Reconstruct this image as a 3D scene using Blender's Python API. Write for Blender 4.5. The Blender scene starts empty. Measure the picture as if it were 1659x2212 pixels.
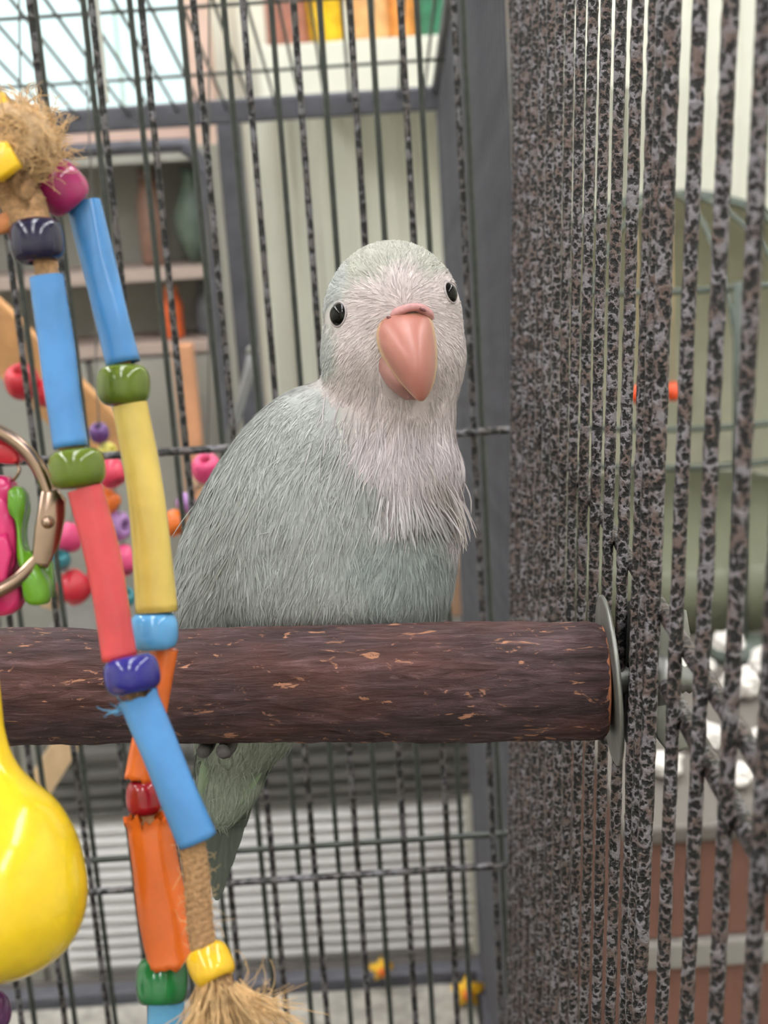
import bpy, math, random
import numpy as np
from mathutils import Matrix, Vector
random.seed(7); rng = np.random.default_rng(7)
scn = bpy.context.scene
COL = scn.collection
# ------------------------------------------------------------------ camera
FPX = 3070.0
PITCH, ROLL = math.radians(15), math.radians(3.7)
CAM = np.array([0, 0, 1.3])
_R0 = np.array([1, 0, 0.]); _U0 = np.array([0, math.sin(PITCH), math.cos(PITCH)])
FW = np.array([0, math.cos(PITCH), -math.sin(PITCH)])
RT = math.cos(ROLL)*_R0 - math.sin(ROLL)*_U0
UP = math.sin(ROLL)*_R0 + math.cos(ROLL)*_U0
cam = bpy.data.cameras.new('camera'); cam_o = bpy.data.objects.new('camera', cam); COL.objects.link(cam_o)
cam.sensor_fit = 'VERTICAL'; cam.sensor_height = 24; cam.sensor_width = 18
cam.lens = FPX/2212*24; cam.clip_start = 0.01; cam.clip_end = 50
cam.dof.use_dof = True; cam.dof.focus_distance = 0.322; cam.dof.aperture_fstop = 16
cam_o.matrix_world = Matrix(((RT[0], UP[0], -FW[0], CAM[0]), (RT[1], UP[1], -FW[1], CAM[1]),
                             (RT[2], UP[2], -FW[2], CAM[2]), (0, 0, 0, 1)))
scn.camera = cam_o
# ------------------------------------------------------------------ world, exposure
w = bpy.data.worlds.new('world'); scn.world = w; w.use_nodes = True
w.node_tree.nodes['Background'].inputs[0].default_value = (0.8, 0.9, 1, 1)
w.node_tree.nodes['Background'].inputs[1].default_value = 0.0
scn.view_settings.view_transform = 'Standard'; scn.view_settings.look = 'None'
scn.view_settings.gamma = 1; scn.view_settings.exposure = 0.0
scn.view_settings.use_curve_mapping = False
cy = scn.cycles; cy.use_light_tree = False
cy.max_bounces = 6; cy.diffuse_bounces = 3; cy.glossy_bounces = 2; cy.transmission_bounces = 3
cy.caustics_reflective = False; cy.caustics_refractive = False; cy.adaptive_threshold = .04
LAMP = 28.5        # strength of the ceiling lamps' diffusers

# ------------------------------------------------------------------ pixel helpers
def ray(x, y): return FW + (x-829.5)/FPX*RT - (y-1106)/FPX*UP
def at(x, y, d): return CAM + d*ray(x, y)
def onY(x, y, Y):
    v = ray(x, y); return CAM + v*(Y/v[1])
def onZ(x, y, Z):
    v = ray(x, y); return CAM + v*((Z-CAM[2])/v[2])
def px_of(P):
    q = np.asarray(P)-CAM; d = q@FW
    return 829.5+FPX*(q@RT)/d, 1106-FPX*(q@UP)/d, d
# ------------------------------------------------------------------ materials
def lin(c):
    c = np.asarray(c, float)/255.0
    return np.where(c <= .04045, c/12.92, ((c+.055)/1.055)**2.4)
def rgba(c): return (*[float(v) for v in lin(c)], 1)
class N:
    def __init__(s, name):
        s.m = bpy.data.materials.new(name); s.m.use_nodes = True
        s.t = s.m.node_tree; s.b = s.t.nodes['Principled BSDF']
    def node(s, typ, **kw):
        n = s.t.nodes.new(typ)
        for k, v in kw.items(): setattr(n, k, v)
        return n
    def link(s, a, b): s.t.links.new(a, b)
    def coords(s, scale=(1, 1, 1), gen='Object'):
        tc = s.node('ShaderNodeTexCoord'); mp = s.node('ShaderNodeMapping'); mp.inputs['Scale'].default_value = scale
        s.link(tc.outputs[gen], mp.inputs[0]); return mp.outputs[0]
    def noise(s, vec, scale, detail=3, rough=.55, dist=0):
        n = s.node('ShaderNodeTexNoise'); n.inputs['Scale'].default_value = scale
        n.inputs['Detail'].default_value = detail; n.inputs['Roughness'].default_value = rough
        n.inputs['Distortion'].default_value = dist
        s.link(vec, n.inputs['Vector']); return n.outputs['Fac']
    def ramp(s, fac, stops):
        r = s.node('ShaderNodeValToRGB'); e = r.color_ramp.elements
        while len(e) < len(stops): e.new(.5)
        for i, (p, c) in enumerate(stops):
            e[i].position = p; e[i].color = rgba(c) if max(c) > 1.01 else (*c, 1)
        s.link(fac, r.inputs[0]); return r.outputs[0]
    def mix(s, fac, a, b):
        m = s.node('ShaderNodeMix', data_type='RGBA')
        for sock, v in ((m.inputs[0], fac), (m.inputs[6], a), (m.inputs[7], b)):
            if hasattr(v, 'is_linked'): s.link(v, sock)
            elif isinstance(v, (int, float)): sock.default_value = v
            else: sock.default_value = rgba(v)
        return m.outputs[2]
    def bump(s, h, strength=.3, dist=.001):
        b = s.node('ShaderNodeBump'); b.inputs['Strength'].default_value = strength; b.inputs['Distance'].default_value = dist
        s.link(h, b.inputs['Height']); s.link(b.outputs[0], s.b.inputs['Normal'])
    def set(s, **kw):
        for k, v in kw.items():
            k = k.replace('_', ' ')
            if hasattr(v, 'is_linked'): s.link(v, s.b.inputs[k])
            else: s.b.inputs[k].default_value = v
        return s
MATS = {}
def mat(name, col, rough=.5, metal=0., var=0, vscale=40, bump=0, bscale=400, **kw):
    if name in MATS: return MATS[name]
    n = N(name); n.set(Roughness=rough, Metallic=metal, **kw)
    if var:
        v = n.coords(); f = n.noise(v, vscale, 4)
        a = np.clip(np.array(col)*(1-var), 0, 255); b = np.clip(np.array(col)*(1+var), 0, 255)
        n.set(Base_Color=n.ramp(f, [(.3, a), (.7, b)]))
    else: n.set(Base_Color=rgba(col))
    if bump: n.bump(n.noise(n.coords(), bscale, 3), bump, .0005)
    MATS[name] = n.m; return n.m
def plastic(name, col, rough=.18, sss=.15, bump=.0, bscale=300):
    return mat(name, col, rough, var=.05, vscale=120, bump=bump, bscale=bscale, Coat_Weight=.15)
def emit(name, col, strength):
    n = N(name); n.set(Base_Color=rgba(col), Emission_Color=rgba(col), Emission_Strength=strength)
    return n.m
def vein_mat(name, dark, light, scale, lo=.05, hi=.22, rough=.42, light2=None):
    """hammered 'silver vein' powder coat: dark pits in a light web"""
    n = N(name); v = n.coords()
    tc = n.node('ShaderNodeObjectInfo'); add = n.node('ShaderNodeVectorMath', operation='ADD')
    mul = n.node('ShaderNodeMath', operation='MULTIPLY'); mul.inputs[1].default_value = 7.3
    n.link(tc.outputs['Random'], mul.inputs[0]); n.link(v, add.inputs[0]); n.link(mul.outputs[0], add.inputs[1])
    v = add.outputs[0]
    nz = n.node('ShaderNodeTexNoise'); nz.inputs['Scale'].default_value = scale*1.1; nz.inputs['Detail'].default_value = 3
    n.link(v, nz.inputs['Vector'])
    sc = n.node('ShaderNodeVectorMath', operation='SCALE'); sc.inputs[3].default_value = 1.5/scale
    n.link(nz.outputs['Color'], sc.inputs[0])
    a2 = n.node('ShaderNodeVectorMath', operation='ADD'); n.link(v, a2.inputs[0]); n.link(sc.outputs[0], a2.inputs[1])
    vo = n.node('ShaderNodeTexVoronoi', feature='F1'); vo.inputs['Scale'].default_value = scale
    n.link(a2.outputs[0], vo.inputs['Vector'])
    fine = n.noise(v, scale*2.6, 4, .7, .8)
    big = n.noise(v, scale*.3, 2)
    ad = n.node('ShaderNodeMath', operation='MULTIPLY_ADD'); n.link(fine, ad.inputs[0]); ad.inputs[1].default_value = .75; n.link(vo.outputs['Distance'], ad.inputs[2])
    l2 = n.mix(n.ramp(big, [(.42, (0, 0, 0)), (.58, (1, 1, 1))]), light, light2 or light)
    rf = n.ramp(ad.outputs[0], [(lo, (0, 0, 0)), (hi, (1, 1, 1))])
    n.set(Base_Color=n.mix(rf, dark, l2), Roughness=rough, Metallic=n.ramp(rf, [(0, (.1, .1, .1)), (1, (.55, .55, .55))]))
    n.bump(ad.outputs[0], .8, .0006)
    return n.m
M_VEIN = vein_mat('black_silver_vein_powder_coat', (15, 14, 16), (142, 137, 144), 800, .86, 1.12, .28, (116, 100, 96))
M_BAR = vein_mat('black_silver_vein_bar', (24, 24, 25), (120, 118, 123), 330, .84, 1.08, .34, (102, 96, 94))
M_SMOOTH = mat('dark_olive_bar', (66, 70, 66), .4, .2, var=.12, vscale=300)
M_FRAME = mat('slate_frame', (92, 92, 100), .45, .2, var=.1, vscale=60)
# ------------------------------------------------------------------ geometry helpers
def mesh(name, V, Fc, material=None, smooth=True, cols=None):
    me = bpy.data.meshes.new(name)
    V = np.asarray(V, float)
    me.from_pydata([tuple(v) for v in V], [], [tuple(int(i) for i in f) for f in Fc]) if not isinstance(Fc, np.ndarray) else fastmesh(me, V, Fc)
    if smooth: me.polygons.foreach_set('use_smooth', np.ones(len(me.polygons), bool))
    if cols is not None:
        a = me.color_attributes.new('tone', 'FLOAT_COLOR', 'POINT')
        c = np.ones((len(V), 4), np.float32); c[:, :3] = cols
        a.data.foreach_set('color', c.ravel())
    if material: me.materials.append(material)
    me.update(); return me
def fastmesh(me, V, Fc):
    nf, k = Fc.shape
    me.vertices.add(len(V)); me.vertices.foreach_set('co', V.astype(np.float32).ravel())
    me.loops.add(nf*k); me.loops.foreach_set('vertex_index', Fc.astype(np.int32).ravel())
    me.polygons.add(nf); me.polygons.foreach_set('loop_start', (np.arange(nf)*k).astype(np.int32))
    me.polygons.foreach_set('loop_total', np.full(nf, k, np.int32)); me.update(calc_edges=True)
def link(name, me, parent=None, M=None, label=None, cat=None, group=None, kind=None):
    o = bpy.data.objects.new(name, me); COL.objects.link(o)
    if M is not None: o.matrix_basis = M
    if parent is not None:
        o.parent = parent; o.matrix_parent_inverse = parent_mw(parent).inverted()
    for k, v in (('label', label), ('category', cat), ('group', group), ('kind', kind)):
        if v: o[k] = v
    return o
def parent_mw(o):
    m = o.matrix_basis.copy()
    if o.parent: m = parent_mw(o.parent) @ o.matrix_parent_inverse @ m
    return m
def thing(name, loc, label, cat, group=None):
    return link(name, None, None, Matrix.Translation(Vector([float(v) for v in loc])), label, cat, group)
def frame(o, x, y=None, z=None):
    """matrix with local z along z (or x along x)"""
    if z is not None:
        z = np.asarray(z, float); z = z/np.linalg.norm(z)
        a = np.array([1, 0, 0]) if abs(z[0]) < .9 else np.array([0, 1, 0])
        if x is not None: a = np.asarray(x, float)
        xx = a - z*(a@z); xx /= np.linalg.norm(xx); yy = np.cross(z, xx)
    else:
        xx = np.asarray(x, float); xx = xx/np.linalg.norm(xx)
        a = np.array([0, 0, 1.]) if y is None else np.asarray(y, float)
        zz = a - xx*(a@xx); zz /= np.linalg.norm(zz); z = zz; yy = np.cross(zz, xx)
    return Matrix([[*map(float, (xx[i], yy[i], z[i], o[i]))] for i in range(3)] + [[0, 0, 0, 1]])
def rings(Rg, closed=True, caps=True):
    """list of rings (k,3) -> verts, faces"""
    k = len(Rg[0]); V = np.concatenate(Rg); Fc = []
    for i in range(len(Rg)-1):
        for j in range(k if closed else k-1):
            a = i*k+j; b = i*k+(j+1) % k
            Fc.append((a, b, b+k, a+k))
    if caps:
        Fc.append(tuple(range(k))[::-1]); Fc.append(tuple(range((len(Rg)-1)*k, len(Rg)*k)))
    return V, Fc
def sweep(path, rad, k=10, flat=1.0, caps=True):
    P = np.asarray(path, float); n = len(P)
    rad = np.full(n, rad) if np.isscalar(rad) else np.asarray(rad, float)
    T = np.gradient(P, axis=0); T /= np.linalg.norm(T, axis=1)[:, None]
    a = np.array([0, 1, 0.]) if abs(T[0][1]) < .9 else np.array([1, 0, 0.])
    x = a - T[0]*(a@T[0]); x /= np.linalg.norm(x); Rg = []
    an = np.linspace(0, 2*math.pi, k, endpoint=False)
    for i in range(n):
        x = x - T[i]*(x@T[i]); x /= np.linalg.norm(x); y = np.cross(T[i], x)
        Rg.append(P[i] + rad[i]*(np.cos(an)[:, None]*x*flat + np.sin(an)[:, None]*y))
    return rings(Rg, True, caps)
def lathe(prof, k=32, caps=False, closed_prof=False):
    """profile [(r,z)] around local z"""
    an = np.linspace(0, 2*math.pi, k, endpoint=False); Rg = []
    for r, z in prof: Rg.append(np.stack([r*np.cos(an), r*np.sin(an), np.full(k, z)], 1))
    if closed_prof: Rg.append(Rg[0])
    return rings(Rg, True, caps)
def merge(*parts):
    V = []; Fc = []; o = 0
    for v, f in parts:
        V.append(np.asarray(v, float)); Fc += [tuple(i+o for i in q) for q in f]; o += len(v)
    return np.concatenate(V), Fc
def box(x0, x1, y0, y1, z0, z1, bev=0.0):
    if bev <= 0:
        V = [(x, y, z) for x in (x0, x1) for y in (y0, y1) for z in (z0, z1)]
        return np.array(V), [(0, 1, 3, 2), (4, 6, 7, 5), (0, 4, 5, 1), (2, 3, 7, 6), (0, 2, 6, 4), (1, 5, 7, 3)]
    Rg = []
    def ring(dx, z):
        b = bev-dx if dx < bev else 0
        X0, X1, Y0, Y1 = x0+dx, x1-dx, y0+dx, y1-dx; c = bev*.7
        return np.array([(X0+c, Y0, z), (X1-c, Y0, z), (X1, Y0+c, z), (X1, Y1-c, z), (X1-c, Y1, z), (X0+c, Y1, z), (X0, Y1-c, z), (X0, Y0+c, z)])
    return rings([ring(bev*.9, z0), ring(bev*.25, z0+bev*.3), ring(0, z0+bev), ring(0, z1-bev), ring(bev*.25, z1-bev*.3), ring(bev*.9, z1)])
def prism(outline, thick, o, xa, ya, bev=.12):
    """closed outline (n,2) extruded with softened edges; xa,ya axes; centred on o"""
    P = np.asarray(outline, float); c = P.mean(0); za = np.cross(xa, ya)
    def lay(s, z): 
        q = c+(P-c)*s; return o + q[:, :1]*xa + q[:, 1:]*ya + z*za
    h = thick/2
    return rings([lay(1-bev, -h), lay(1-bev*.3, -h*.85), lay(1, -h*.45), lay(1, h*.45), lay(1-bev*.3, h*.85), lay(1-bev, h)])
def vnoise(P, seed=0):
    """value noise in [-1,1] for (N,3)"""
    P = np.asarray(P, float); i = np.floor(P).astype(np.int64); fr = P-i; fr = fr*fr*(3-2*fr)
    def h(a):
        n = (a[:, 0]*374761393 + a[:, 1]*668265263 + a[:, 2]*2147483647 + seed*1274126177) & 0xffffffff
        n = ((n ^ (n >> 13))*1274126177) & 0xffffffff; n = n ^ (n >> 16)
        return (n & 0xffff)/32767.5-1
    r = 0
    for dx in (0, 1):
        for dy in (0, 1):
            for dz in (0, 1):
                wgt = (fr[:, 0] if dx else 1-fr[:, 0])*(fr[:, 1] if dy else 1-fr[:, 1])*(fr[:, 2] if dz else 1-fr[:, 2])
                r = r + wgt*h(i+np.array([dx, dy, dz]))
    return r
def M0(v): return Matrix.Translation(Vector([float(a) for a in v]))
def bezier(pts, n=24):
    P = np.asarray(pts, float); m = len(P)
    t = np.linspace(0, m-1, n); out = []
    for s in t:                                    # catmull-rom
        i = min(int(s), m-2); u = s-i
        p0, p1, p2, p3 = P[max(i-1, 0)], P[i], P[i+1], P[min(i+2, m-1)]
        out.append(.5*((2*p1)+(p2-p0)*u+(2*p0-5*p1+4*p2-p3)*u*u+(3*p1-p0-3*p2+p3)*u**3))
    return np.array(out)

# ================================================================== ROOM
M_CREAM = mat('cream_wall', (240, 240, 226), .75, var=.03, vscale=3)
M_FLOOR = mat('grey_concrete', (120, 112, 104), .6, var=.12, vscale=6, bump=.2, bscale=60)
def struct(name, vf, m, **kw): return link(name, mesh(name, *vf, m, False), kind='structure', **kw)
X0, X1, Y0, Y1, H = -2.3, 2.3, -2.2, 2.0, 2.75
struct('floor', box(X0, X1, Y0, Y1, -.05, 0), M_FLOOR)
struct('ceiling', box(X0, X1, Y0, Y1, H, H+.05), mat('white_ceiling', (235, 235, 230), .8, var=.02))
# ribbed metal cladding on the back wall
def ribbed(x0, x1, y, z0, z1, pitch, depth):
    pts = []; x = x0; k = 0
    while x < x1:
        for fx, fy in ((0, 0), (.55, 0), (.65, 1), (.9, 1)): pts.append((x+fx*pitch, y-fy*depth))
        x += pitch
    pts.append((x1, y)); n = len(pts)
    V = [(a, b, z) for z in (z0, z1) for a, b in pts]
    Fc = [(i, i+1, n+i+1, n+i) for i in range(n-1)]
    nb = len(V); V += [(x0, y+.05, z0), (x1, y+.05, z0), (x0, y+.05, z1), (x1, y+.05, z1)]
    Fc.append((nb, nb+2, nb+3, nb+1))
    return np.array(V), Fc
struct('wall_back', ribbed(X0, X1, Y1, 0, H, .047, .008), M_CREAM)
struct('wall_left', box(X0-.05, X0, Y0, Y1, 0, H), M_CREAM)
struct('wall_right', box(X1, X1+.05, Y0, Y1, 0, H), M_CREAM)
struct('wall_front', box(X0, X1, Y0-.05, Y0, 0, H), M_CREAM)
M_LAMP = emit('lamp_diffuser', (250, 250, 253), LAMP); M_LFR = mat('lamp_housing', (230, 230, 228), .5)
for i, (lx, ly) in enumerate([(x, y) for y in (-1.3, .1, 1.35) for x in (-1.3, 0.0, 1.3)]):
    t = thing('ceiling_light_offscreen', (lx, ly, H), 'white twin-tube fluorescent ceiling light', 'lamp', 'ceiling lights')
    link('housing', mesh('housing', *merge(box(lx-.17, lx+.17, ly-.6, ly+.6, H-.03, H), box(lx-.17, lx-.15, ly-.6, ly+.6, H-.06, H-.03), box(lx+.15, lx+.17, ly-.6, ly+.6, H-.06, H-.03)), M_LFR, False), t)
    for s in (-1, 1):
        link('lamp_tube_offscreen', mesh('lamp_tube', *sweep([(lx+s*.07, ly-.57, H-.05), (lx+s*.07, ly+.57, H-.05)], .019, 12), M_LAMP), t)

# ================================================================== OWN CAGE
YB, YN = .54, .58                       # back grid of this cage, front grid of the cage behind
LEAN = math.tan(math.radians(2.6))
WP = at(1326, 1467, .32)                # where the perch meets the side grid
def wallx(z): return WP[0] + LEAN*(z-WP[2])
ZT, ZB = 1.62, .62
cage = thing('birdcage', (-.1, .3, ZB-.06), 'black silver-vein wire birdcage that holds the pale parrot and the log perch', 'birdcage')
def bar_mesh(name, L, r, m, k=9, seg=420, amp=.07, sc=900., seed=1):
    z = np.linspace(0, L, seg); an = np.linspace(0, 2*math.pi, k, endpoint=False)
    A, Z = np.meshgrid(an, z); P = np.stack([np.cos(A)*r*sc, np.sin(A)*r*sc, Z*sc], -1).reshape(-1, 3)
    rr = r*(1+amp*vnoise(P, seed)).reshape(A.shape)
    V = np.stack([np.cos(A)*rr, np.sin(A)*rr, Z], -1).reshape(-1, 3)
    i = np.arange((seg-1)*k).reshape(seg-1, k); j = np.roll(i, -1, 1)
    Fc = np.stack([i, j, j+k, i+k], -1).reshape(-1, 4)
    return mesh(name, V, Fc, m)
BL = ZT-ZB
bm_back = bar_mesh('bar_back', BL, .0013, M_BAR, 8, 420, .09, 500)
bm_side = bar_mesh('bar_side', BL, .00132, M_VEIN, 12, 700, .10, 620)
bm_door = bar_mesh('bar_door', BL, .0016, M_VEIN, 12, 700, .10, 620, 3)
def turn(o, z, ang):
    return frame(o, None, None, z) @ Matrix.Rotation(ang, 4, 'Z')
bx0, bx1 = -.36, .0555
bp = link('back_panel', mesh('back_panel', *merge(box(bx0, bx1, YB-.007, YB+.007, ZB-.01, ZB+.006), box(bx0, bx1, YB-.007, YB+.007, ZT-.006, ZT+.01), box(bx0-.014, bx0, YB-.007, YB+.007, ZB-.01, ZT+.01)), M_BAR, False), cage)
xs = [onY(x, 5, YB)[0] for x in (64, 197, 305, 418, 524, 634, 755, 865, 980)]
xs = [xs[0]-.0187*i for i in range(12, 0, -1)] + xs
for i, x in enumerate(xs):
    link('bar', bm_back, bp, turn((x, YB, ZB), (0, 0, 1), i*1.7))
cb_me = bar_mesh('crossbar_back', bx1-bx0, .0016, M_BAR, 8, 200, .09, 500, 4)
for z in (onY(700, 951, YB)[2], onY(820, 1879, YB)[2], ZT-.1):
    link('crossbar', cb_me, bp, frame((bx0, YB-.0028, z), None, None, (1, 0, 0)))
V, Fc = box(.0555, .0695, YB-.011, YB+.004, ZB-.06, ZT+.02, .0025)
V = np.array(V); link('corner_post', mesh('corner_post', V, Fc, M_VEIN, False), cage)
# leaning side grid
SY0, SY1 = -.02, .528
zt, zb = ZT, ZB
def sx(z): return wallx(z)+.0013
sp = link('side_panel', mesh('side_panel', *box(sx(zb)-.006, sx(zb)+.006, SY0, SY1, zb-.004, zb+.008), M_VEIN, False), cage)
link('top_rail', mesh('top_rail', *box(sx(zt)-.006, sx(zt)+.006, SY0, SY1, zt-.008, zt+.004), M_VEIN, False), sp)
sdir = np.array([LEAN, 0, 1.]); sdir /= np.linalg.norm(sdir)
sy = [.2987+.0190*i for i in range(13)] + [.2445, .2245, .2052, .186, .167, .148, .129, .11, .09, .07]
for i, y in enumerate(sy):
    link('bar', bm_side, sp, turn((sx(zb), y, zb), sdir, i*2.1))
for i, y in enumerate((.2800, .2725, .2655)):
    link('door_stile_bar', bm_door, sp, turn((sx(zb), y, zb), sdir, i*1.3))
cs_me = bar_mesh('crossbar_side', SY1-SY0, .0016, M_VEIN, 10, 420, .09, 620, 6)
for z in (1.2035, 1.015, ZT-.1):
    link('crossbar', cs_me, sp, frame((sx(z)+.0029, SY0, z), None, None, (0, 1, 0)))
# ledger where the door's own frame crosses, just outside the grid
link('door_rail', mesh('door_rail', *sweep([(sx(1.19)+.0028, .12, 1.19), (sx(1.19)+.0028, .2625, 1.19)], .0019, 10), M_VEIN), sp)
# floor tray of the cage
TZC = onY(760, 2118, 1.13)[2]-.0095
link('tray', mesh('tray', *merge(box(bx0-.01, .07, -.25, YB+.01, TZC, ZB-.045), box(bx0-.01, .07, YB, YB+.01, ZB-.045, ZB-.012)), mat('tray_black', (50, 50, 52), .5), False), cage)

# ================================================================== PERCH
PR = at(1304, 1469, .3205); PL = at(-420, 1490, .327)
pax = PR-PL; PLEN = np.linalg.norm(pax); pax /= PLEN
perch = thing('log_perch', PR-np.array([0, 0, .014]), 'dark brown bark-covered log perch bolted to the side bars with a steel washer', 'perch')
RL, RR = .0127, .0134
def bark_mat():
    n = N('bark')
    g1 = n.noise(n.coords((85, 560, 560)), 1, 7, .7, 1.4)
    g2 = n.noise(n.coords((22, 70, 70)), 1, 4)
    gc = n.noise(n.coords((60, 380, 380)), 1, 5, .65, .9)
    base = n.ramp(gc, [(.32, (54, 36, 36)), (.5, (80, 56, 57)), (.68, (112, 86, 88))])
    base = n.mix(n.ramp(g2, [(.46, (0, 0, 0)), (.62, (1, 1, 1))]), base, n.mix(.38, base, (110, 56, 38)))
    fl = n.noise(n.coords((95, 260, 260)), 1, 4, .6, 1.0)
    flm = n.ramp(fl, [(.625, (0, 0, 0)), (.66, (1, 1, 1))])
    f2 = n.noise(n.coords((260, 620, 620)), 1, 3, .6, .5)
    f2m = n.ramp(f2, [(.645, (0, 0, 0)), (.70, (1, 1, 1))])
    c = n.mix(flm, base, (204, 144, 112)); c = n.mix(f2m, c, (176, 124, 100))
    n.set(Base_Color=c, Roughness=.68)
    n.bump(g1, 1.0, .0016); return n.m
nL, nA = 520, 150
tt = np.linspace(0, 1, nL); an = np.linspace(0, 2*math.pi, nA, endpoint=False)
A, T = np.meshgrid(an, tt)
r0 = RL+(RR-RL)*T
Pn = np.stack([T*PLEN, np.cos(A)*r0, np.sin(A)*r0], -1).reshape(-1, 3)
dn = .00034*vnoise(Pn*np.array([110, 560, 560]), 17)+.00032*vnoise(Pn*np.array([60, 55, 55]), 3)+.00030*vnoise(Pn*np.array([190, 900, 900]), 4)+.00022*vnoise(Pn*np.array([420, 1900, 1900]), 5)+.0005*vnoise(Pn*np.array([28, 30, 30]), 9)
edge = np.clip((1-T.ravel())*PLEN/.0035, 0, 1)
rr = r0.ravel()+dn-.0011*(1-edge)**2
V = np.stack([T.ravel()*PLEN, np.cos(A.ravel())*rr, np.sin(A.ravel())*rr], 1)
i = np.arange((nL-1)*nA).reshape(nL-1, nA); j = np.roll(i, -1, 1)
Fq = np.stack([i, i+nA, j+nA, j], -1).reshape(-1, 4)
MP = frame(PL, pax)
log = link('log', mesh('log', V, Fq, bark_mat()), perch, MP, label='rough red-brown bark with tan scars')
Ve, Fe = lathe([(.0001, 0), (.0121, 0), (.0124, -.0003), (.0120, -.0010)], 48)
M_END = mat('cut_wood', (150, 92, 62), .7, var=.15, vscale=300)
link('cut_end', mesh('cut_end', Ve, Fe, M_END), log, frame(PR+pax*.0003, None, None, pax), label='orange-brown sawn end')
wn = pax + np.array([0, .0, 0]) + .07*UP; wn /= np.linalg.norm(wn)
M_STEEL = mat('brushed_steel', (138, 138, 134), .45, .8, var=.06, vscale=200)
Vw, Fw_ = lathe([(.004, 0), (.0186, 0), (.0192, .0003), (.0192, .0008), (.0186, .0011), (.004, .0011)], 64, closed_prof=True)
WC = PR+pax*.0007
link('washer', mesh('washer', Vw, Fw_, M_STEEL), perch, frame(WC, None, None, wn), label='grey steel washer')
OUT = WC+pax*.0050
Vw2, Fw2 = lathe([(.004, 0), (.0172, 0), (.0178, .0006), (.0178, .0030), (.0172, .0036), (.004, .0036)], 48, closed_prof=True)
link('outer_washer', mesh('outer_washer', Vw2, Fw2, mat('black_rubber', (22, 22, 22), .7)), perch, frame(OUT, None, None, pax), label='black washer outside the bars')
bp_ = []
for q in range(14): bp_ += [(.0027, q*.0016), (.0033, q*.0016+.0008)]
link('bolt', mesh('bolt', *lathe(bp_, 20, caps=True), M_STEEL), perch, frame(WC, None, None, pax), label='threaded steel bolt')
wc = OUT+pax*.0038
hub = lathe([(.0036, 0), (.0062, 0), (.0056, .006), (.0036, .0065)], 24, closed_prof=True)
wing_nut = link('wing_nut', mesh('wing_nut', *hub, M_STEEL), perch, frame(wc, None, None, pax), label='steel wing nut')
for s in (-1, 1):
    ol = [(-.003, .004), (.003, .004), (.006, .010), (.0052, .0155), (.001, .017), (-.002, .013), (-.0035, .008)]
    ol = [(a, b*s) for a, b in ol][::s]
    ua = np.cross(pax, FW); ua /= np.linalg.norm(ua)
    link('wing', mesh('wing', *prism(ol, .002, wc+pax*.004, pax, ua), M_STEEL), wing_nut)

# ================================================================== PARROT
D0 = .345; S = D0/FPX                       # metres per photo pixel at the bird
def cs(px, py, w):                          # camera-space point; w = pixels towards the viewer
    d = D0-w*S; return np.array([(px-829.5)/FPX*d, (py-1106)/FPX*d, d])
def c2w(q): q = np.asarray(q); return CAM + q[..., :1]*RT - q[..., 1:2]*UP + q[..., 2:3]*FW
def w2c(P): q = np.asarray(P)-CAM; return np.stack([q@RT, -(q@UP), q@FW], -1)
ELL = [  # px, py, w, rx, ry, rw, angle(deg, in view plane), smoothing px
    (848, 686, 55, 146, 160, 150, 0, 0),
    (850, 780, 62, 150, 108, 138, 0, 45),
    (846, 880, 25, 134, 120, 130, 0, 50),
    (835, 985, 20, 142, 140, 140, 0, 50),
    (868, 1020, 44, 128, 112, 128, 0, 24),
    (730, 1150, 0, 262, 280, 185, 0, 60),
    (690, 960, -25, 132, 120, 125, 25, 70),
    (520, 1165, -35, 118, 285, 120, 22, 50),
    (735, 1290, 0, 225, 140, 170, 0, 60),
    (545, 1480, -95, 140, 190, 95, 14, 60),
    (505, 1640, -120, 80, 150, 48, 16, 40),
]
_E = []
for px, py, w_, rx, ry, rw, ang, k in ELL:
    _E.append((cs(px, py, w_), np.array([rx, ry, rw])*S, math.radians(ang), k*S))
pc0, pcd = w2c(PL), w2c(PR)-w2c(PL); pcd = pcd/np.linalg.norm(pcd)
def sdf(q):
    d = None
    for c, r, a, k in _E:
        p = q-c; ca, sa = math.cos(a), math.sin(a)
        x = p[:, 0]*ca+p[:, 1]*sa; y = -p[:, 0]*sa+p[:, 1]*ca; z = p[:, 2]
        k0 = np.sqrt((x/r[0])**2+(y/r[1])**2+(z/r[2])**2); k1 = np.sqrt((x/r[0]**2)**2+(y/r[1]**2)**2+(z/r[2]**2)**2)+1e-9
        e = k0*(k0-1)/k1
        if d is None: d = e
        elif k == 0: d = np.minimum(d, e)
        else:
            h = np.clip(.5+.5*(e-d)/k, 0, 1); d = e*(1-h)+d*h-k*h*(1-h)
    p = q-pc0; t = p@pcd; pd = np.linalg.norm(p-t[:, None]*pcd, axis=1)-(RR+.0004)
    k = .0022; a, b = d, -pd
    h = np.clip(.5+.5*(a-b)/k, 0, 1)
    return b*(1-h)+a*h+k*h*(1-h)
def grad(q, e=2e-4):
    g = np.stack([sdf(q+np.eye(3)[i]*e)-sdf(q-np.eye(3)[i]*e) for i in range(3)], 1)
    return g/(np.linalg.norm(g, axis=1)[:, None]+1e-12)
def hit(px, py):
    v = np.array([(px-829.5)/FPX, (py-1106)/FPX, 1.]); d = .27
    for _ in range(120):
        e = sdf((v*d)[None])[0]
        if e < 2e-5: break
        d += e*.7
        if d > .5: return None, None
    q = (v*d)[None]; return q[0], grad(q)[0]
lo = np.array([*cs(330, 495, -10)[:2], D0-270*S]); hi = np.array([*cs(1050, 1830, -10)[:2], D0+240*S])
vox = 5.6*S; nn = np.ceil((hi-lo)/vox).astype(int)
gx = [lo[i]+vox*np.arange(nn[i]) for i in range(3)]
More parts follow.
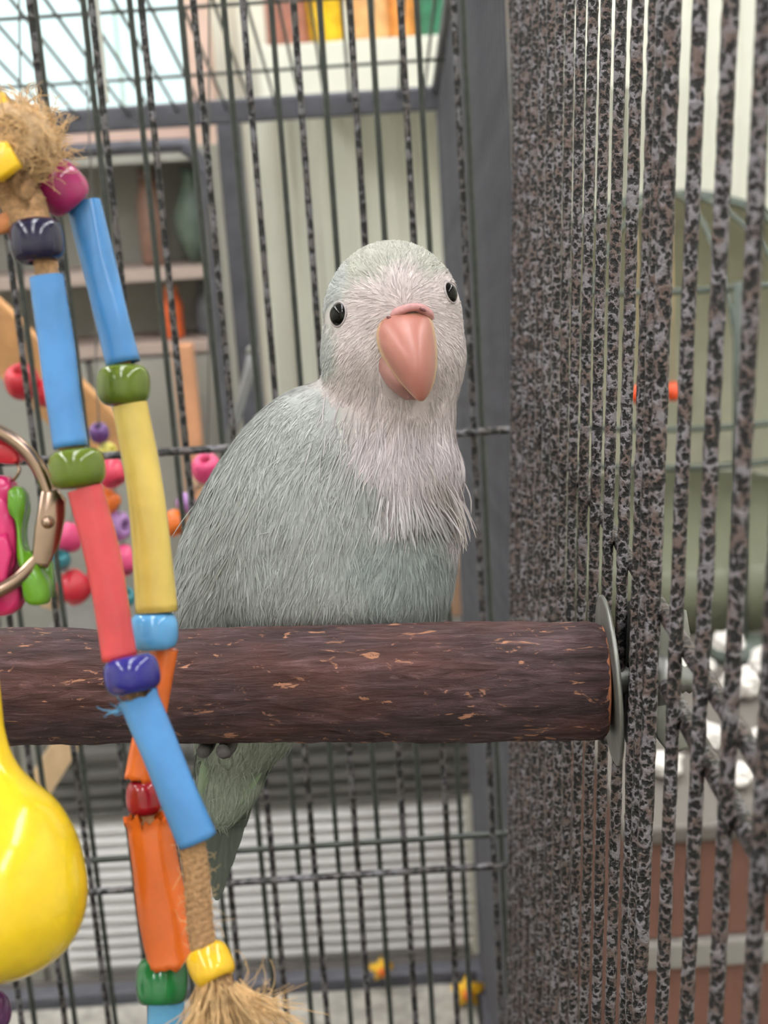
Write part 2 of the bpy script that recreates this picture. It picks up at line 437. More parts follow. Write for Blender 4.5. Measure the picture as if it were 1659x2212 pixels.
G = np.stack(np.meshgrid(*gx, indexing='ij'), -1).reshape(-1, 3)
D = np.concatenate([sdf(G[i:i+400000]) for i in range(0, len(G), 400000)]).reshape(nn)
# surface nets
sgn = D < 0
cnt = np.zeros(nn-1); pos = np.zeros((*(nn-1), 3))
for ax in range(3):
    for o1 in (0, 1):
        for o2 in (0, 1):
            oth = [a for a in range(3) if a != ax]
            sl0 = [None]*3; sl1 = [None]*3
            for a_, o_ in zip(oth, (o1, o2)): sl0[a_] = sl1[a_] = slice(o_, nn[a_]-1+o_)
            sl0[ax] = slice(0, nn[ax]-1); sl1[ax] = slice(1, nn[ax])
            a = D[tuple(sl0)]; b = D[tuple(sl1)]; m = (a < 0) != (b < 0)
            tq = np.where(m, a/(a-b+1e-20), 0); cnt += m
            pos[..., ax] += np.where(m, tq, 0)
            for a_, o_ in zip(oth, (o1, o2)): pos[..., a_] += m*o_
act = cnt > 0; vid = -np.ones(nn-1, np.int64); vid[act] = np.arange(act.sum())
ijk = np.argwhere(act); BV = lo + vox*(ijk + pos[act]/cnt[act][:, None])
quads = []
for ax in range(3):
    u_, v_ = [(1, 2), (2, 0), (0, 1)][ax]
    sl0 = [slice(1, nn[a]-1) for a in range(3)]; sl1 = list(sl0); sl0[ax] = slice(0, nn[ax]-1); sl1[ax] = slice(1, nn[ax])
    a = D[tuple(sl0)] < 0; b = D[tuple(sl1)] < 0
    for flip, m in ((False, a & ~b), (True, ~a & b)):
        idx = np.argwhere(m)
        if not len(idx): continue
        off = np.array([1, 1, 1]); off[ax] = 0; idx = idx+off
        def g(du, dv):
            q = idx.copy(); q[:, u_] -= du; q[:, v_] -= dv; return vid[q[:, 0], q[:, 1], q[:, 2]]
        Q = np.stack([g(1, 1), g(0, 1), g(0, 0), g(1, 0)], 1)
        quads.append(Q[:, ::-1] if flip else Q)
BQ = np.concatenate(quads)
BN = grad(BV); BV = BV - BN*sdf(BV)[:, None]
ZONES = [   # pigment of each zone of the plumage and where the zone lies
    ((172, 172, 160), [(850, 540), (790, 585), (930, 570)]),                                              # crown
    ((170, 179, 170), [(720, 620), (705, 760), (690, 880)]),                                              # nape
    ((212, 198, 196), [(870, 620), (800, 640), (950, 620), (760, 680), (760, 760), (730, 840), (780, 850), (970, 740), (985, 820), (960, 880), (860, 900)]),  # face
    ((204, 192, 194), [(900, 960), (968, 980), (820, 960), (860, 1050), (930, 1050), (965, 1090), (880, 1088), (990, 1130)]),  # bib
    ((155, 164, 155), [(700, 960), (600, 950), (780, 1050), (650, 1050), (540, 1050), (470, 1050), (430, 1150), (500, 1200), (600, 1180), (720, 1150),
                       (740, 1270), (620, 1280), (520, 1290), (450, 1280), (400, 1250), (700, 1330)]),    # back, wing, flank
    ((142, 158, 153), [(800, 1180), (880, 1140), (935, 1140), (880, 1200), (950, 1190), (960, 1250), (860, 1270), (850, 1330), (930, 1320)]),  # belly
    ((160, 180, 148), [(500, 1560), (500, 1650), (575, 1620), (450, 1700), (540, 1760), (490, 1800)])]     # vent
TONE = [(x, y, *c) for c, pts in ZONES for x, y in pts]
TO = np.array(TONE, float)
def tone(px, py):
    d2 = (px[:, None]-TO[None, :, 0])**2+(py[:, None]-TO[None, :, 1])**2
    wq = 1/(d2+200.)**2.2
    c = (wq[:, :, None]*TO[None, :, 2:]).sum(1)/wq.sum(1)[:, None]
    g_ = c.mean(1, keepdims=True); k_ = np.where(c[:, :1] >= c[:, 1:2]-1, .95, .42); c = (g_+(c-g_)*k_)
    return lin(c)
def cpx(q): return 829.5+FPX*q[:, 0]/q[:, 2], 1106+FPX*q[:, 1]/q[:, 2]
bird = thing('parrot', PL + pax*.26, 'pale grey-green parakeet with pinkish face and peach beak sitting on the log', 'parrot')
def plume_mat(name, rough=.85):
    n = N(name); a = n.node('ShaderNodeAttribute', attribute_name='tone')
    f = n.noise(n.coords((300, 300, 160)), 1, 4)
    dk = n.node('ShaderNodeVectorMath', operation='SCALE'); n.link(a.outputs['Color'], dk.inputs[0]); dk.inputs[3].default_value = .84
    n.set(Base_Color=n.mix(f, dk.outputs[0], a.outputs['Color']), Roughness=rough, Sheen_Weight=.12)
    n.b.inputs['Specular IOR Level'].default_value = .2
    return n.m
M_PLUME = plume_mat('plumage')
ux, uy = cpx(BV)
# feather lumps
lump = (vnoise(BV*np.array([260, 110, 200]), 11)*.00045 + vnoise(BV*np.array([520, 190, 420]), 12)*.0003)*np.clip((uy-560)/300, .15, 1)
BVd = BV + BN*lump[:, None]
link('body', mesh('body', c2w(BVd), BQ, M_PLUME, True, tone(ux, uy)), bird)
# --- strands of plumage
def flow(px, py):
    f = np.stack([-.14+0*px, np.ones_like(px), 0*px], 1)
    f[:, 0] += np.where(px < 640, -(640-px)/640*.7, 0)+np.where(px > 850, (px-850)/150*.22, 0)
    hx, hy = px-872, py-668
    rr_ = np.sqrt(hx**2+hy**2)+1
    hf = np.stack([hx/rr_, hy/rr_+.25*(hy > -40), .35+0*px], 1)
    k = np.clip((900-py)/90, 0, 1)[:, None]
    f = f*(1-k)+hf*k
    return f
def strands(n, Lpx, wpx, name, lift=.10, ymin=0, ymax=3000, jit=.22, bright=.13, seed=0):
    r = np.random.default_rng(seed)
    e1 = BVd[BQ[:, 1]]-BVd[BQ[:, 0]]; e2 = BVd[BQ[:, 3]]-BVd[BQ[:, 0]]
    ar = np.linalg.norm(np.cross(e1, e2), axis=1); cen = BVd[BQ].mean(1)
    nq = BN[BQ[:, 0]]; cx_, cy_ = cpx(cen)
    ok = (nq[:, 2] < .35) & (cy_ > ymin) & (cy_ < ymax)
    p = cen-pc0; t_ = p@pcd; ok &= (np.linalg.norm(p-t_[:, None]*pcd, axis=1) > RR+.0012)
    beak = ((cx_-880)/58)**2+((cy_-765)/85)**2 < 1; ok &= ~beak
    for ex, ey, rr_ in ((730, 680, 30), (977, 632, 26)): ok &= ((cx_-ex)**2+(cy_-ey)**2 > rr_**2)
    pr = ar*ok; f = r.choice(len(BQ), n, p=pr/pr.sum())
    a, b = r.random((2, n, 1)); root = BVd[BQ[f, 0]]+a*e1[f]+b*e2[f]; nr = grad(root)
    rx, ry = cpx(root); t = flow(rx, ry)
    vis = r.normal(0, jit, (n, 3)); clump = np.stack([vnoise(root*140, 21), vnoise(root*140, 22)*.5, vnoise(root*140, 23)], 1)*.55
    t = t+vis+clump; t -= nr*(t*nr).sum(1)[:, None]; t /= np.linalg.norm(t, axis=1)[:, None]+1e-9
    sd = np.cross(t, nr)
    hk = np.clip((ry-700)/350, 0, 1)
    L = Lpx*S*(.45+.55*hk)*r.uniform(.6, 1.3, n); W = wpx*S*r.uniform(.6, 1.3, n)*(.7+.3*hk)
    segs = [0, .35, .7, 1]; wd = [.55, 1, .7, .05]; V = []
    q = root-nr*.0002
    for k_, s_ in enumerate(segs):
        c = root+t*(L*s_)[:, None]
        dd = sdf(c)                                     # follow the surface
        c = c - nr*dd[:, None] + nr*(.0001+L*lift*s_**1.6*r.uniform(.2, 1.2, n))[:, None]
        V.append(c-sd*(W*wd[k_]/2)[:, None]); V.append(c+sd*(W*wd[k_]/2)[:, None])
    V = np.stack(V, 1)                                  # n,8,3
    base = np.arange(n)[:, None]*8
    Fq_ = np.concatenate([np.concatenate([base+2*k_, base+2*k_+1, base+2*k_+3, base+2*k_+2], 1) for k_ in range(3)])
    cl = tone(rx, ry)*np.clip(1+r.normal(.03, bright, (n, 1)), .45, 1.6)
    cl = np.repeat(cl[:, None], 8, 1); 
    cl[:, 4:] *= 1.05
    return link(name, mesh(name, c2w(V.reshape(-1, 3)), Fq_, M_PLUME, True, np.clip(cl.reshape(-1, 3), 0, .95)), bird, kind='stuff')
strands(26000, 52, 6.0, 'contour_plumage', .07, seed=1)
strands(16000, 74, 2.6, 'fine_plumage', .10, bright=.2, seed=2)
strands(5000, 30, 2.2, 'face_plumage', .16, ymin=520, ymax=900, bright=.16, seed=3)
# --- feather blades (tail, wing, tuft)
def blade(path, wid, nrm, cup=.18, m=M_PLUME, c0=(150, 160, 150), c1=(150, 160, 150), tip=.12, rag=0):
    P = np.asarray(path, float); n = len(P); T = np.gradient(P, axis=0); T /= np.linalg.norm(T, axis=1)[:, None]
    s = np.linspace(0, 1, n); pr = np.minimum(1, (s/.12)**.5)*np.where(s > 1-tip, np.sqrt(np.clip(1-((s-1+tip)/tip)**2, 0.02, 1)), 1)
    sd = np.cross(T, nrm); sd /= np.linalg.norm(sd, axis=1)[:, None]
    Rg = []; C_ = []
    for i_ in range(n):
        hw = wid*pr[i_]/2; row = []
        for u in (-1, -.5, 0, .5, 1):
            row.append(P[i_]+sd[i_]*hw*u - nrm*abs(u)**1.5*hw*cup)
            C_.append(lin(np.array(c0)*(1-s[i_])+np.array(c1)*s[i_])*(1-.12*(abs(u) < .1)))
        Rg.append(np.array(row))
    V, Fc = rings(Rg, False, False); Fc = Fc
    nb = len(V); V2 = V - nrm*.00012
    Fc = Fc + [tuple(i+nb for i in q[::-1]) for q in Fc]
    return np.concatenate([V, V2]), Fc, np.array(C_+C_)
toV = -FW
def feather(name, pts, wid, c0, c1, **kw):
    V, Fc, C_ = blade(bezier([at(x, y, D0-w_*S) for x, y, w_ in pts], 16), wid*S, toV, c0=c0, c1=c1, **kw)
    return link(name, mesh(name, V, Fc, M_PLUME, True, C_), bird)
for k, (tx, ty, wd, dw) in enumerate([(468, 1945, 44, -150), (478, 1915, 46, -147), (490, 1880, 48, -144), (460, 1910, 44, -148), (452, 1870, 46, -145), (504, 1840, 48, -141), (520, 1795, 48, -138)]):
    feather('tail_feather', [(520+(k-2)*6, 1560, -120), (514+(tx-480)*.5, 1700, dw+8), (tx+9, ty-80, dw), (tx, ty, dw-4)], wd, (92, 98, 90), (92, 98, 90), tip=.55)
for k, (x, wd) in enumerate([(470, 52), (500, 54), (532, 50), (552, 40), (450, 40), (515, 50)]):
    feather('tail_covert', [(x+20, 1530, -78), (x+4, 1640, -74+k), (x-18, 1710+16*(k % 3), -86)], wd, (150, 168, 140), (150, 168, 140), cup=.35, tip=.7)
for k in range(8):
    x = 405+k*17
    feather('flight_feather', [(x+58-2*k, 1120+12*k, 40+k), (x+12, 1260, 42+k), (x-22+4*k, 1390+k*6, 10), (x-16+6*k, 1480, -40)], 46,
            (146, 154, 146), (146, 154, 146), cup=.3, tip=.25)
# pale curled tuft at the lower edge of the breast and the bright fringe at its side
def tone_px(x, y):
    c = tone(np.array([x]), np.array([y]))[0]; return np.where(c <= .0031308, c*12.92, 1.055*c**(1/2.4)-.055)*255
def tuft(name, roots, tips, n, wpx, c, seed):
    spread = 12 if name == 'breast_tuft' else 14 if name == 'breast_fringe' else 38
    r = np.random.default_rng(seed); P = []; Vs = []; Fs = []; Cs = []
    for k in range(n):
        u = r.random(); a = np.array(roots[0])*(1-u)+np.array(roots[1])*u; b = np.array(tips[0])*(1-u)+np.array(tips[1])*u
        sp_ = spread; o_ = r.normal(0, sp_, 2); a = a+o_; b = b+o_+r.normal(0, 9, 2)
        h0, n0 = hit(*a)
        if h0 is None: continue
        h1, n1 = hit(*b)
        if h1 is None: h1 = h0+np.array([*(b-a)*S, 0])
        up = r.uniform(4, 12)*S*(1.9 if name == 'breast_tuft' else 1.2 if name.startswith('breast') else .7)
        m_ = (h0+h1)/2+n0*up
        pts = c2w(bezier([h0+n0*2*S, m_, h1+n0*up*r.uniform(.4, 1.1)], 6))
        V, Fc, C_ = blade(pts, wpx*S*r.uniform(.6, 1.3), toV, cup=.1, c0=tone_px(*a), c1=c, tip=.8)
        C_ *= r.uniform(.85, 1.1)
        nv_ = sum(len(v) for v in Vs); Fs += [tuple(i+nv_ for i in q) for q in Fc]; Vs.append(V); Cs.append(np.clip(C_, 0, .95))
    return link(name, mesh(name, np.concatenate(Vs), Fs, M_PLUME, True, np.concatenate(Cs)), bird, kind='stuff')
tuft('breast_tuft', [(850, 1080), (936, 1084)], [(846, 1148), (980, 1156)], 170, 3.0, (238, 238, 240), 5).__setitem__('label', 'white curled tuft')
tuft('breast_fringe', [(930, 1020), (980, 1095)], [(955, 1080), (998, 1172)], 150, 2.4, (214, 206, 198), 6)
tuft('throat_wisps', [(745, 900), (965, 1010)], [(735, 960), (965, 1075)], 150, 2.2, (226, 216, 220), 8)
tuft('shoulder_wisps', [(800, 960), (690, 1080)], [(782, 1040), (655, 1160)], 120, 2.2, (206, 208, 206), 9)
tuft('wing_wisps', [(560, 1000), (480, 1180)], [(530, 1070), (440, 1270)], 90, 2.2, (186, 190, 182), 10)
# --- beak
def vcol_mat(name, rough, sss, **kw):
    n = N(name); a = n.node('ShaderNodeAttribute', attribute_name='tone')
    f = n.noise(n.coords((900, 900, 900)), 1, 3)
    dk = n.node('ShaderNodeVectorMath', operation='SCALE'); n.link(a.outputs['Color'], dk.inputs[0]); dk.inputs[3].default_value = .86
    n.set(Base_Color=n.mix(f, dk.outputs[0], a.outputs['Color']), Roughness=rough, **kw)
    n.bump(f, .08, .0003); return n.m
M_HORN = vcol_mat('beak_horn', .4, .15)
fq, fn = hit(872, 690); FACE = D0-(fq[2]-0)  # metres in front of D0
wf = (D0-fq[2])/S
def beak_rows(rows, m, name, col_fn, k=36, parent=None):
    Rg = []; Cc = []; n = len(rows)
    rows = bezier(rows, 30)
    for i_, (y, xl, xr, ridge, we, wr) in enumerate(rows):
        an = np.linspace(0, 2*math.pi, k, endpoint=False); ring = []
        for a in an:
            sx_, cz = math.sin(a), math.cos(a)
            x = ridge+(xr-ridge)*sx_ if sx_ > 0 else ridge+(ridge-xl)*sx_
            w_ = we+(wr-we)*max(cz, 0)**.85 - (14 if cz < 0 else 0)*abs(cz)
            yy = y + 10*(1-abs(sx_))*0
            ring.append(at(x, yy, D0-w_*S)); Cc.append(lin(col_fn(i_/29, sx_, cz)))
        Rg.append(np.array(ring))
    V, Fc = rings(Rg)
    return link(name, mesh(name, V, Fc, m, True, np.array(Cc)), bird if parent is None else parent)
def bcol(t, s, c):
    base = np.array((172, 109, 95))
    rim = np.clip((abs(s)-.86)/.1, 0, 1)
    rim = max(rim*(t > .08), np.clip((t-.9)/.08, 0, 1)*.8, np.clip((.05-t)/.05, 0, 1)*.55)
    if c < 0: rim = max(rim, .6)
    return base*(1-rim)+np.array((214, 184, 138))*rim
UPPER = [  # y, left x, right x, ridge x, edge w, ridge w
    (676, 846, 915, 884, wf-22, wf+4), (690, 822, 932, 884, wf-30, wf+34), (712, 811, 939, 887, wf-36, wf+66), (740, 812, 943, 893, wf-34, wf+90),
    (770, 824, 945, 899, wf-24, wf+104), (800, 843, 943, 904, wf-6, wf+108), (826, 863, 938, 907, wf+18, wf+104), (848, 884, 929, 908, wf+48, wf+96), (862, 898, 919, 908, wf+72, wf+88), (867, 906, 912, 909, wf+80, wf+82)]
beak_rows(UPPER, M_HORN, 'upper_beak', bcol)
LOWER = [(745, 812, 900, 855, wf-40, wf-14), (775, 810, 910, 858, wf-42, wf+14), (805, 818, 918, 866, wf-40, wf+34), (832, 836, 922, 878, wf-34, wf+38), (852, 858, 918, 886, wf-24, wf+20), (864, 876, 908, 890, wf-16, wf-4)]
beak_rows(LOWER, M_HORN, 'lower_beak', lambda t, s, c: np.array((168, 118, 110)))
M_CERE = mat('cere_skin', (190, 138, 136), .5, var=.08, vscale=600)
cer = bezier([at(x, y, D0-w_*S) for x, y, w_ in ((826, 704, wf-30), (846, 684, wf-8), (874, 668, wf+8), (900, 664, wf+4), (924, 676, wf-14), (934, 694, wf-32))], 26)
rad = np.array([.35, .9, 1, .8, .8, 1, .9, .35]); rad = np.interp(np.linspace(0, 1, 26), np.linspace(0, 1, 8), rad)*10.5*S
cere = link('cere', mesh('cere', *sweep(cer, rad, 14), M_CERE), bird, label='pink fleshy cere with nostrils')
M_DARK = mat('nostril_shade', (112, 70, 70), .8)  # darker colour stands in for the shade inside the nostril holes
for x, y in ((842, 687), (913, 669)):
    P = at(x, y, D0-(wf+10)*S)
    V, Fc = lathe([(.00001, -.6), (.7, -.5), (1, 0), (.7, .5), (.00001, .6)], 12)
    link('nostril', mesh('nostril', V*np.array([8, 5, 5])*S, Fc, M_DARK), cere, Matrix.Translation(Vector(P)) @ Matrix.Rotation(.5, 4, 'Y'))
# --- eyes
M_EYE = mat('eye_gloss', (8, 7, 7), .06); M_EYE.node_tree.nodes['Principled BSDF'].inputs['Specular IOR Level'].default_value = .28
M_LID = mat('eye_ring_skin', (168, 158, 158), .65, var=.08, vscale=800)
for (ex, ey, R_, sink) in ((731, 679, 27, 11), (973, 632, 25, 12)):
    h, n_ = hit(ex, ey)
    if h is None: h, n_ = hit(ex-10, ey)
    c = c2w((h-n_*sink*S)); nw = c2w(n_)-CAM
    e = link('eye', mesh('eye', *lathe([(max(R_*S*math.sin(a), 1e-6), R_*S*math.cos(a)) for a in np.linspace(0, math.pi, 17)], 28), M_EYE), bird, frame(c, None, None, nw), label='glossy black eye')
    rr_ = math.sqrt(R_**2-sink**2)*S*1.02; an = np.linspace(0, 2*math.pi, 33)
    Mx = frame(c+nw*sink*S, None, None, nw)
    V, Fc = lathe([(rr_+2.6*S*math.cos(a), 2.4*S*math.sin(a)) for a in np.linspace(0, 2*math.pi, 10, endpoint=False)], 32, closed_prof=True)
    link('eye_ring', mesh('eye_ring', V, Fc, M_LID), e, Mx)
# --- feet gripping the back of the log
M_FOOT = mat('scaly_foot', (88, 84, 84), .6, var=.15, vscale=500, bump=.3, bscale=1500)
M_CLAW = mat('claw', (48, 44, 44), .4)
up_v = np.array([0, 0, 1.]) - pax*pax[2]; up_v /= np.linalg.norm(up_v); bk_v = np.cross(up_v, pax); bk_v *= np.sign(bk_v[1])
for k, (fx, toes) in enumerate(((440, ((0, 200), (9, 215))), (600, ((0, 150), (9, 160))))):
    s_ = (fx-829.5)/FPX*.335
    cen = PL+pax*((at(fx, 1480, .325)-PL)@pax)
    parts = []
    for off, end in toes:
        path = []
        for a in np.radians(np.linspace(62, end, 16)):
            path.append(cen+pax*off*.001*.55+(RR+.0017)*(math.cos(a)*up_v+math.sin(a)*bk_v))
        parts.append(sweep(path, np.interp(np.linspace(0, 1, 16), [0, .3, .5, .75, 1], [.0021, .0023, .0020, .0021, .0015]), 10))
    ft = link('foot', mesh('foot', *merge(*parts), M_FOOT), bird, label='grey scaly foot')

# ================================================================== HANGING TOY (two beaded strands on jute)
M_JUTE = mat('jute', (166, 128, 90), .9, var=.14, vscale=1500, bump=.8, bscale=3000)
M_JUTE2 = mat('jute_fibre', (212, 176, 128), .9, var=.15, vscale=300)
PCOL = {'blue': (74, 136, 196), 'sky': (88, 160, 204), 'yellow': (212, 184, 92), 'red': (200, 66, 72), 'orange': (220, 104, 34), 'bead_green': (92, 110, 26),
        'bead_magenta': (160, 36, 96), 'bead_navy': (26, 22, 54), 'bead_blue': (36, 34, 124), 'bead_sky': (92, 160, 212), 'bead_red': (150, 22, 34),
        'bead_deep_green': (30, 112, 58), 'bead_yellow': (226, 180, 36), 'bead_purple': (92, 46, 92)}
PM = {k: plastic('plastic_'+k, c, .14 if k.startswith('bead') else .26, .12 if k.startswith('bead') else .12, *(() if k.startswith('bead') else (.06, 250))) for k, c in PCOL.items()}
toy = thing('beaded_hanging_toy', at(60, 300, .242), 'two hanging strands of coloured tubes and pony beads strung on jute twine', 'bird toy')
def bead(px, py, d, wpx, hpx, ax, m, parent=None, tiltv=0., hole=.44, label=None):
    """barrel bead; ax = (dx,dy) image direction of its hole, tiltv = lean of the hole towards viewer"""
    parent = parent or toy
    s = d/FPX; R_ = wpx*s/2; h = hpx*s/2; rh = R_*hole
    z = RT*ax[0]-UP*ax[1]-FW*tiltv
    prof = []
    for a in np.linspace(-math.pi/2, math.pi/2, 15):
        ca, sa = math.cos(a), math.sin(a)
        prof.append((rh+(R_-rh)*abs(ca)**.74, h*np.sign(sa)*abs(sa)**.74))
    prof += [(rh, h*.8), (rh*.95, 0), (rh, -h*.8)]
    V, Fc = lathe(prof, 36, closed_prof=True)
    return link('bead', mesh('bead', V, Fc, m), parent, frame(at(px, py, d), None, None, z), label=label)
def straw(p0, p1, d0, d1, w0, w1, m, name='tube', parent=None, flat=.95, torn0=0, torn1=0, bow=(0, 0), seed=0, label=None, notch=0):
    parent = parent or toy; r = np.random.default_rng(seed+50)
    a, b = np.array([*p0, d0]), np.array([*p1, d1]); n = 26; k = 36
    L = np.linalg.norm(np.array(p1)-np.array(p0)); perp = np.array([-(b-a)[1], (b-a)[0]])/L
    pth = []; rad = []
    for t in np.linspace(0, 1, n):
        q = a*(1-t)+b*t; off = math.sin(t*math.pi)*bow[0]
        pth.append(at(q[0]+perp[0]*off, q[1]+perp[1]*off, q[2])); rad.append((w0*(1-t)+w1*t)/2*q[2]/FPX)
    P = np.array(pth); T = np.gradient(P, axis=0); T /= np.linalg.norm(T, axis=1)[:, None]
    an = np.linspace(0, 2*math.pi, k, endpoint=False); Ro = []; Ri = []
    e0 = r.normal(0, 1, k); e1 = r.normal(0, 1, k)
    for i_ in range(n):
        x = RT-T[i_]*(RT@T[i_]); x /= np.linalg.norm(x); y = np.cross(T[i_], x)
        wob = 1+.02*np.sin(an*2+i_*.25+seed)+.015*np.sin(an*3-i_*.4)
        sh = 0
        if i_ < 2: sh = T[i_]*(e0*torn0*d0/FPX)[:, None]*(1-i_*.5)
        if i_ > n-3: sh = T[i_]*(e1*torn1*d1/FPX)[:, None]*(1-(n-1-i_)*.5)
        flare = 1+(.10*torn0/6 if i_ == 0 else 0)+(.06*torn1/6 if i_ == n-1 else 0)
        # squarish cross-section
        cx, cy = np.cos(an), np.sin(an)
        sq = (abs(cx)**2.4+abs(cy)**2.4)**(-1/2.4)
        o_ = P[i_]+(rad[i_]*wob*flare*sq)[:, None]*(cx[:, None]*x+cy[:, None]*y*flat)
        Ro.append(o_+sh); Ri.append(P[i_]+.84*(o_-P[i_])+sh)
    Rg = Ro+Ri[::-1]+[Ro[0]]
    V, Fc = rings(Rg, True, False)
    return link(name, mesh(name, V, Fc, m), parent, label=label)
def rope(pts, r, name, parent, n=60, turns=7, strands_=3):
    P = bezier(pts, n); T = np.gradient(P, axis=0); T /= np.linalg.norm(T, axis=1)[:, None]
    x = RT-T[0]*(RT@T[0]); x /= np.linalg.norm(x); out = [[] for _ in range(strands_)]
    for i_ in range(n):
        x = x-T[i_]*(x@T[i_]); x /= np.linalg.norm(x); y = np.cross(T[i_], x)
        for s in range(strands_):
            a = 2*math.pi*(s/strands_+turns*i_/n)
            out[s].append(P[i_]+r*.52*(math.cos(a)*x+math.sin(a)*y))
    return link(name, mesh(name, *merge(*[sweep(o, r*.56, 9) for o in out]), M_JUTE), parent)
def fuzz(name, parent, fn, n, r=.00007, seed=0, m=None, seg=7):
    """n thin curled fibres; fn(rng) -> start, direction, length, curl"""
    g = np.random.default_rng(seed); parts = []
    for _ in range(n):
        p, dv, L, curl = fn(g); pts = [np.array(p, float)]; dv = dv/np.linalg.norm(dv)
        ax = g.normal(0, 1, 3)
        for _k in range(seg):
            dv = dv+np.cross(ax, dv)*curl*g.uniform(.3, 1)/seg+g.normal(0, .06, 3); dv /= np.linalg.norm(dv)
            pts.append(pts[-1]+dv*L/seg)
        parts.append(sweep(pts, np.linspace(r, r*.5, seg+1), 4, caps=False))
    return link(name, mesh(name, *merge(*parts), m or M_JUTE2), parent, kind='stuff')
DA, DB = .250, .238
# strand with the magenta bead
rope([at(30, 330, DA), at(90, 375, DA), at(130, 406, DA-.002), at(182, 450, DA), at(224, 620, DA), at(266, 800, DA), at(272, 860, DA), at(310, 1100, DA), at(336, 1330, DA), at(336, 1395, DA)], .0016, 'twine', toy, 80, 26)
bead(130, 406, DA-.004, 112, 98, (.62, .72), PM['bead_magenta'], tiltv=-.35)
straw((181, 440), (266, 786), DA, DA, 74, 74, PM['blue'], seed=1)
bead(267, 832, DA, 116, 86, (.05, 1), PM['bead_green'])
straw((281, 874), (338, 1322), DA, DA, 74, 88, PM['yellow'], bow=(-9, 0), seed=2)
bead(333, 1363, DA, 104, 82, (.02, 1), PM['bead_sky'])
straw((356, 1400), (302, 1682), DA+.002, DA+.002, 58, 66, PM['orange'], torn1=2, seed=3)
bead(311, 1722, DA+.002, 78, 74, (0, 1), PM['bead_red'])
straw((322, 1766), (376, 2076), DA, DA, 96, 112, PM['orange'], torn0=7, torn1=5, bow=(5, 0), seed=4)
rope([at(350, 1410, DA+.002), at(330, 1540, DA+.002), at(306, 1660, DA+.002), at(311, 1722, DA+.002), at(324, 1790, DA+.001), at(350, 1930, DA), at(362, 2060, DA), at(352, 2120, DA), at(358, 2180, DA), at(356, 2320, DA)], .0014, 'twine', toy, 50, 20)
bead(350, 2120, DA, 111, 96, (.02, 1), PM['bead_deep_green'], hole=.6, tiltv=.3)
straw((360, 2150), (355, 2330), DA, DA, 78, 84, PM['sky'], seed=5)
# strand with the navy bead
rope([at(20, 370, DB), at(70, 440, DB), at(82, 520, DB), at(100, 600, DB), at(152, 980, DB), at(190, 1060, DB), at(262, 1430, DB), at(300, 1510, DB), at(420, 1820, DB)], .0022, 'twine', toy, 90, 30)
bead(79, 521, DB, 117, 92, (.12, 1), PM['bead_navy'])
straw((101, 598), (152, 966), DB, DB, 74, 76, PM['blue'], seed=6)
bead(166, 1012, DB, 122, 84, (.12, 1), PM['bead_green'])
straw((184, 1055), (258, 1424), DB, DB, 76, 76, PM['red'], bow=(-8, 0), seed=7)
bead(285, 1458, DB-.001, 122, 80, (.2, 1), PM['bead_blue'], tiltv=.1)
straw((299, 1506), (426, 1816), DB, DB, 82, 86, PM['blue'], torn0=5, seed=8, label='blue tube with a chewed upper end')
rope([at(405, 1800, DB), at(420, 1850, DB), at(428, 1930, DB), at(434, 2010, DB), at(448, 2080, DB), at(480, 2130, DB)], .0022, 'twine', toy, 70, 9)
bead(455, 2083, DB, 98, 78, (.62, 1.0), PM['bead_yellow'], hole=.55, tiltv=.55)
def tas(g):
    u = g.random(); p = at(440+70*u+g.normal(0, 6), 2118+14*u+g.normal(0, 6), DB+g.normal(0, .0016))
    ang = -.35+1.25*u+g.normal(0, .12)
    return p, RT*math.sin(ang)-UP*math.cos(ang)+FW*g.normal(0, .25), g.uniform(.008, .017), .5
fuzz('tassel', toy, tas, 420, .00013, 3).__setitem__('label', 'frayed jute tassel')
def tas2(g):
    u = g.random(); p = at(490+60*u, 2130+50*u, DB+g.normal(0, .0015)); ang = .9+g.normal(0, .5)
    return p, RT*math.sin(ang)-UP*math.cos(ang)+FW*g.normal(0, .3), g.uniform(.006, .012), 3.2
fuzz('tassel_fuzz', toy, tas2, 70, .00009, 4)
def ropefuzz(g):
    t = g.random(); y = 1835+t*220; p = at(418+t*22+g.choice([-1, 1])*g.uniform(10, 20), y, DB); 
    return p, RT*g.normal(0, 1)+UP*g.normal(0, .6)-FW*.3, g.uniform(.002, .005), 3.5
fuzz('twine_fuzz', toy, ropefuzz, 120, .00006, 5)
def tornfuzz(g): return at(262+g.normal(0, 8), 1528+g.normal(0, 6), DB), -RT*1.0-UP*g.uniform(-.2, 1.2), g.uniform(.002, .0045), 2.4
fuzz('torn_shreds', toy, tornfuzz, 9, .00013, 6, PM['sky'])
# jute knot at the top with yellow wooden bits
kc = at(36, 318, DB+.004); parts = []
for k in range(9):
    R_ = .0056+.0002*(k % 3); th = k*1.1
    a1 = np.array([math.cos(th), math.sin(th)*.6, math.sin(th*1.7)]); a1 /= np.linalg.norm(a1)
    a2 = np.cross(a1, [.3, .8, .5]); a2 /= np.linalg.norm(a2)
    parts.append(sweep([kc+R_*(math.cos(t)*a1+math.sin(t)*a2) for t in np.linspace(0, 2*math.pi, 26)], .0018, 8))
M_JKN = mat('jute_knot', (194, 162, 124), .9, var=.12, vscale=900, bump=.8, bscale=2500)
knot = link('knot', mesh('knot', *merge(*parts), M_JKN), toy, label='jute knot')
link('twine', mesh('twine', *sweep(bezier([kc-RT*.003, at(-30, 200, DB+.005), at(-60, -200, DB+.006)], 16), .0016, 9), M_JUTE), toy)
V, Fc = lathe([(max(.0058*math.sin(a), 1e-6), .0062*math.cos(a)) for a in np.linspace(0, math.pi, 14)], 22)
link('knot_core', mesh('knot_core', V, Fc, M_JKN), knot, M0(kc))
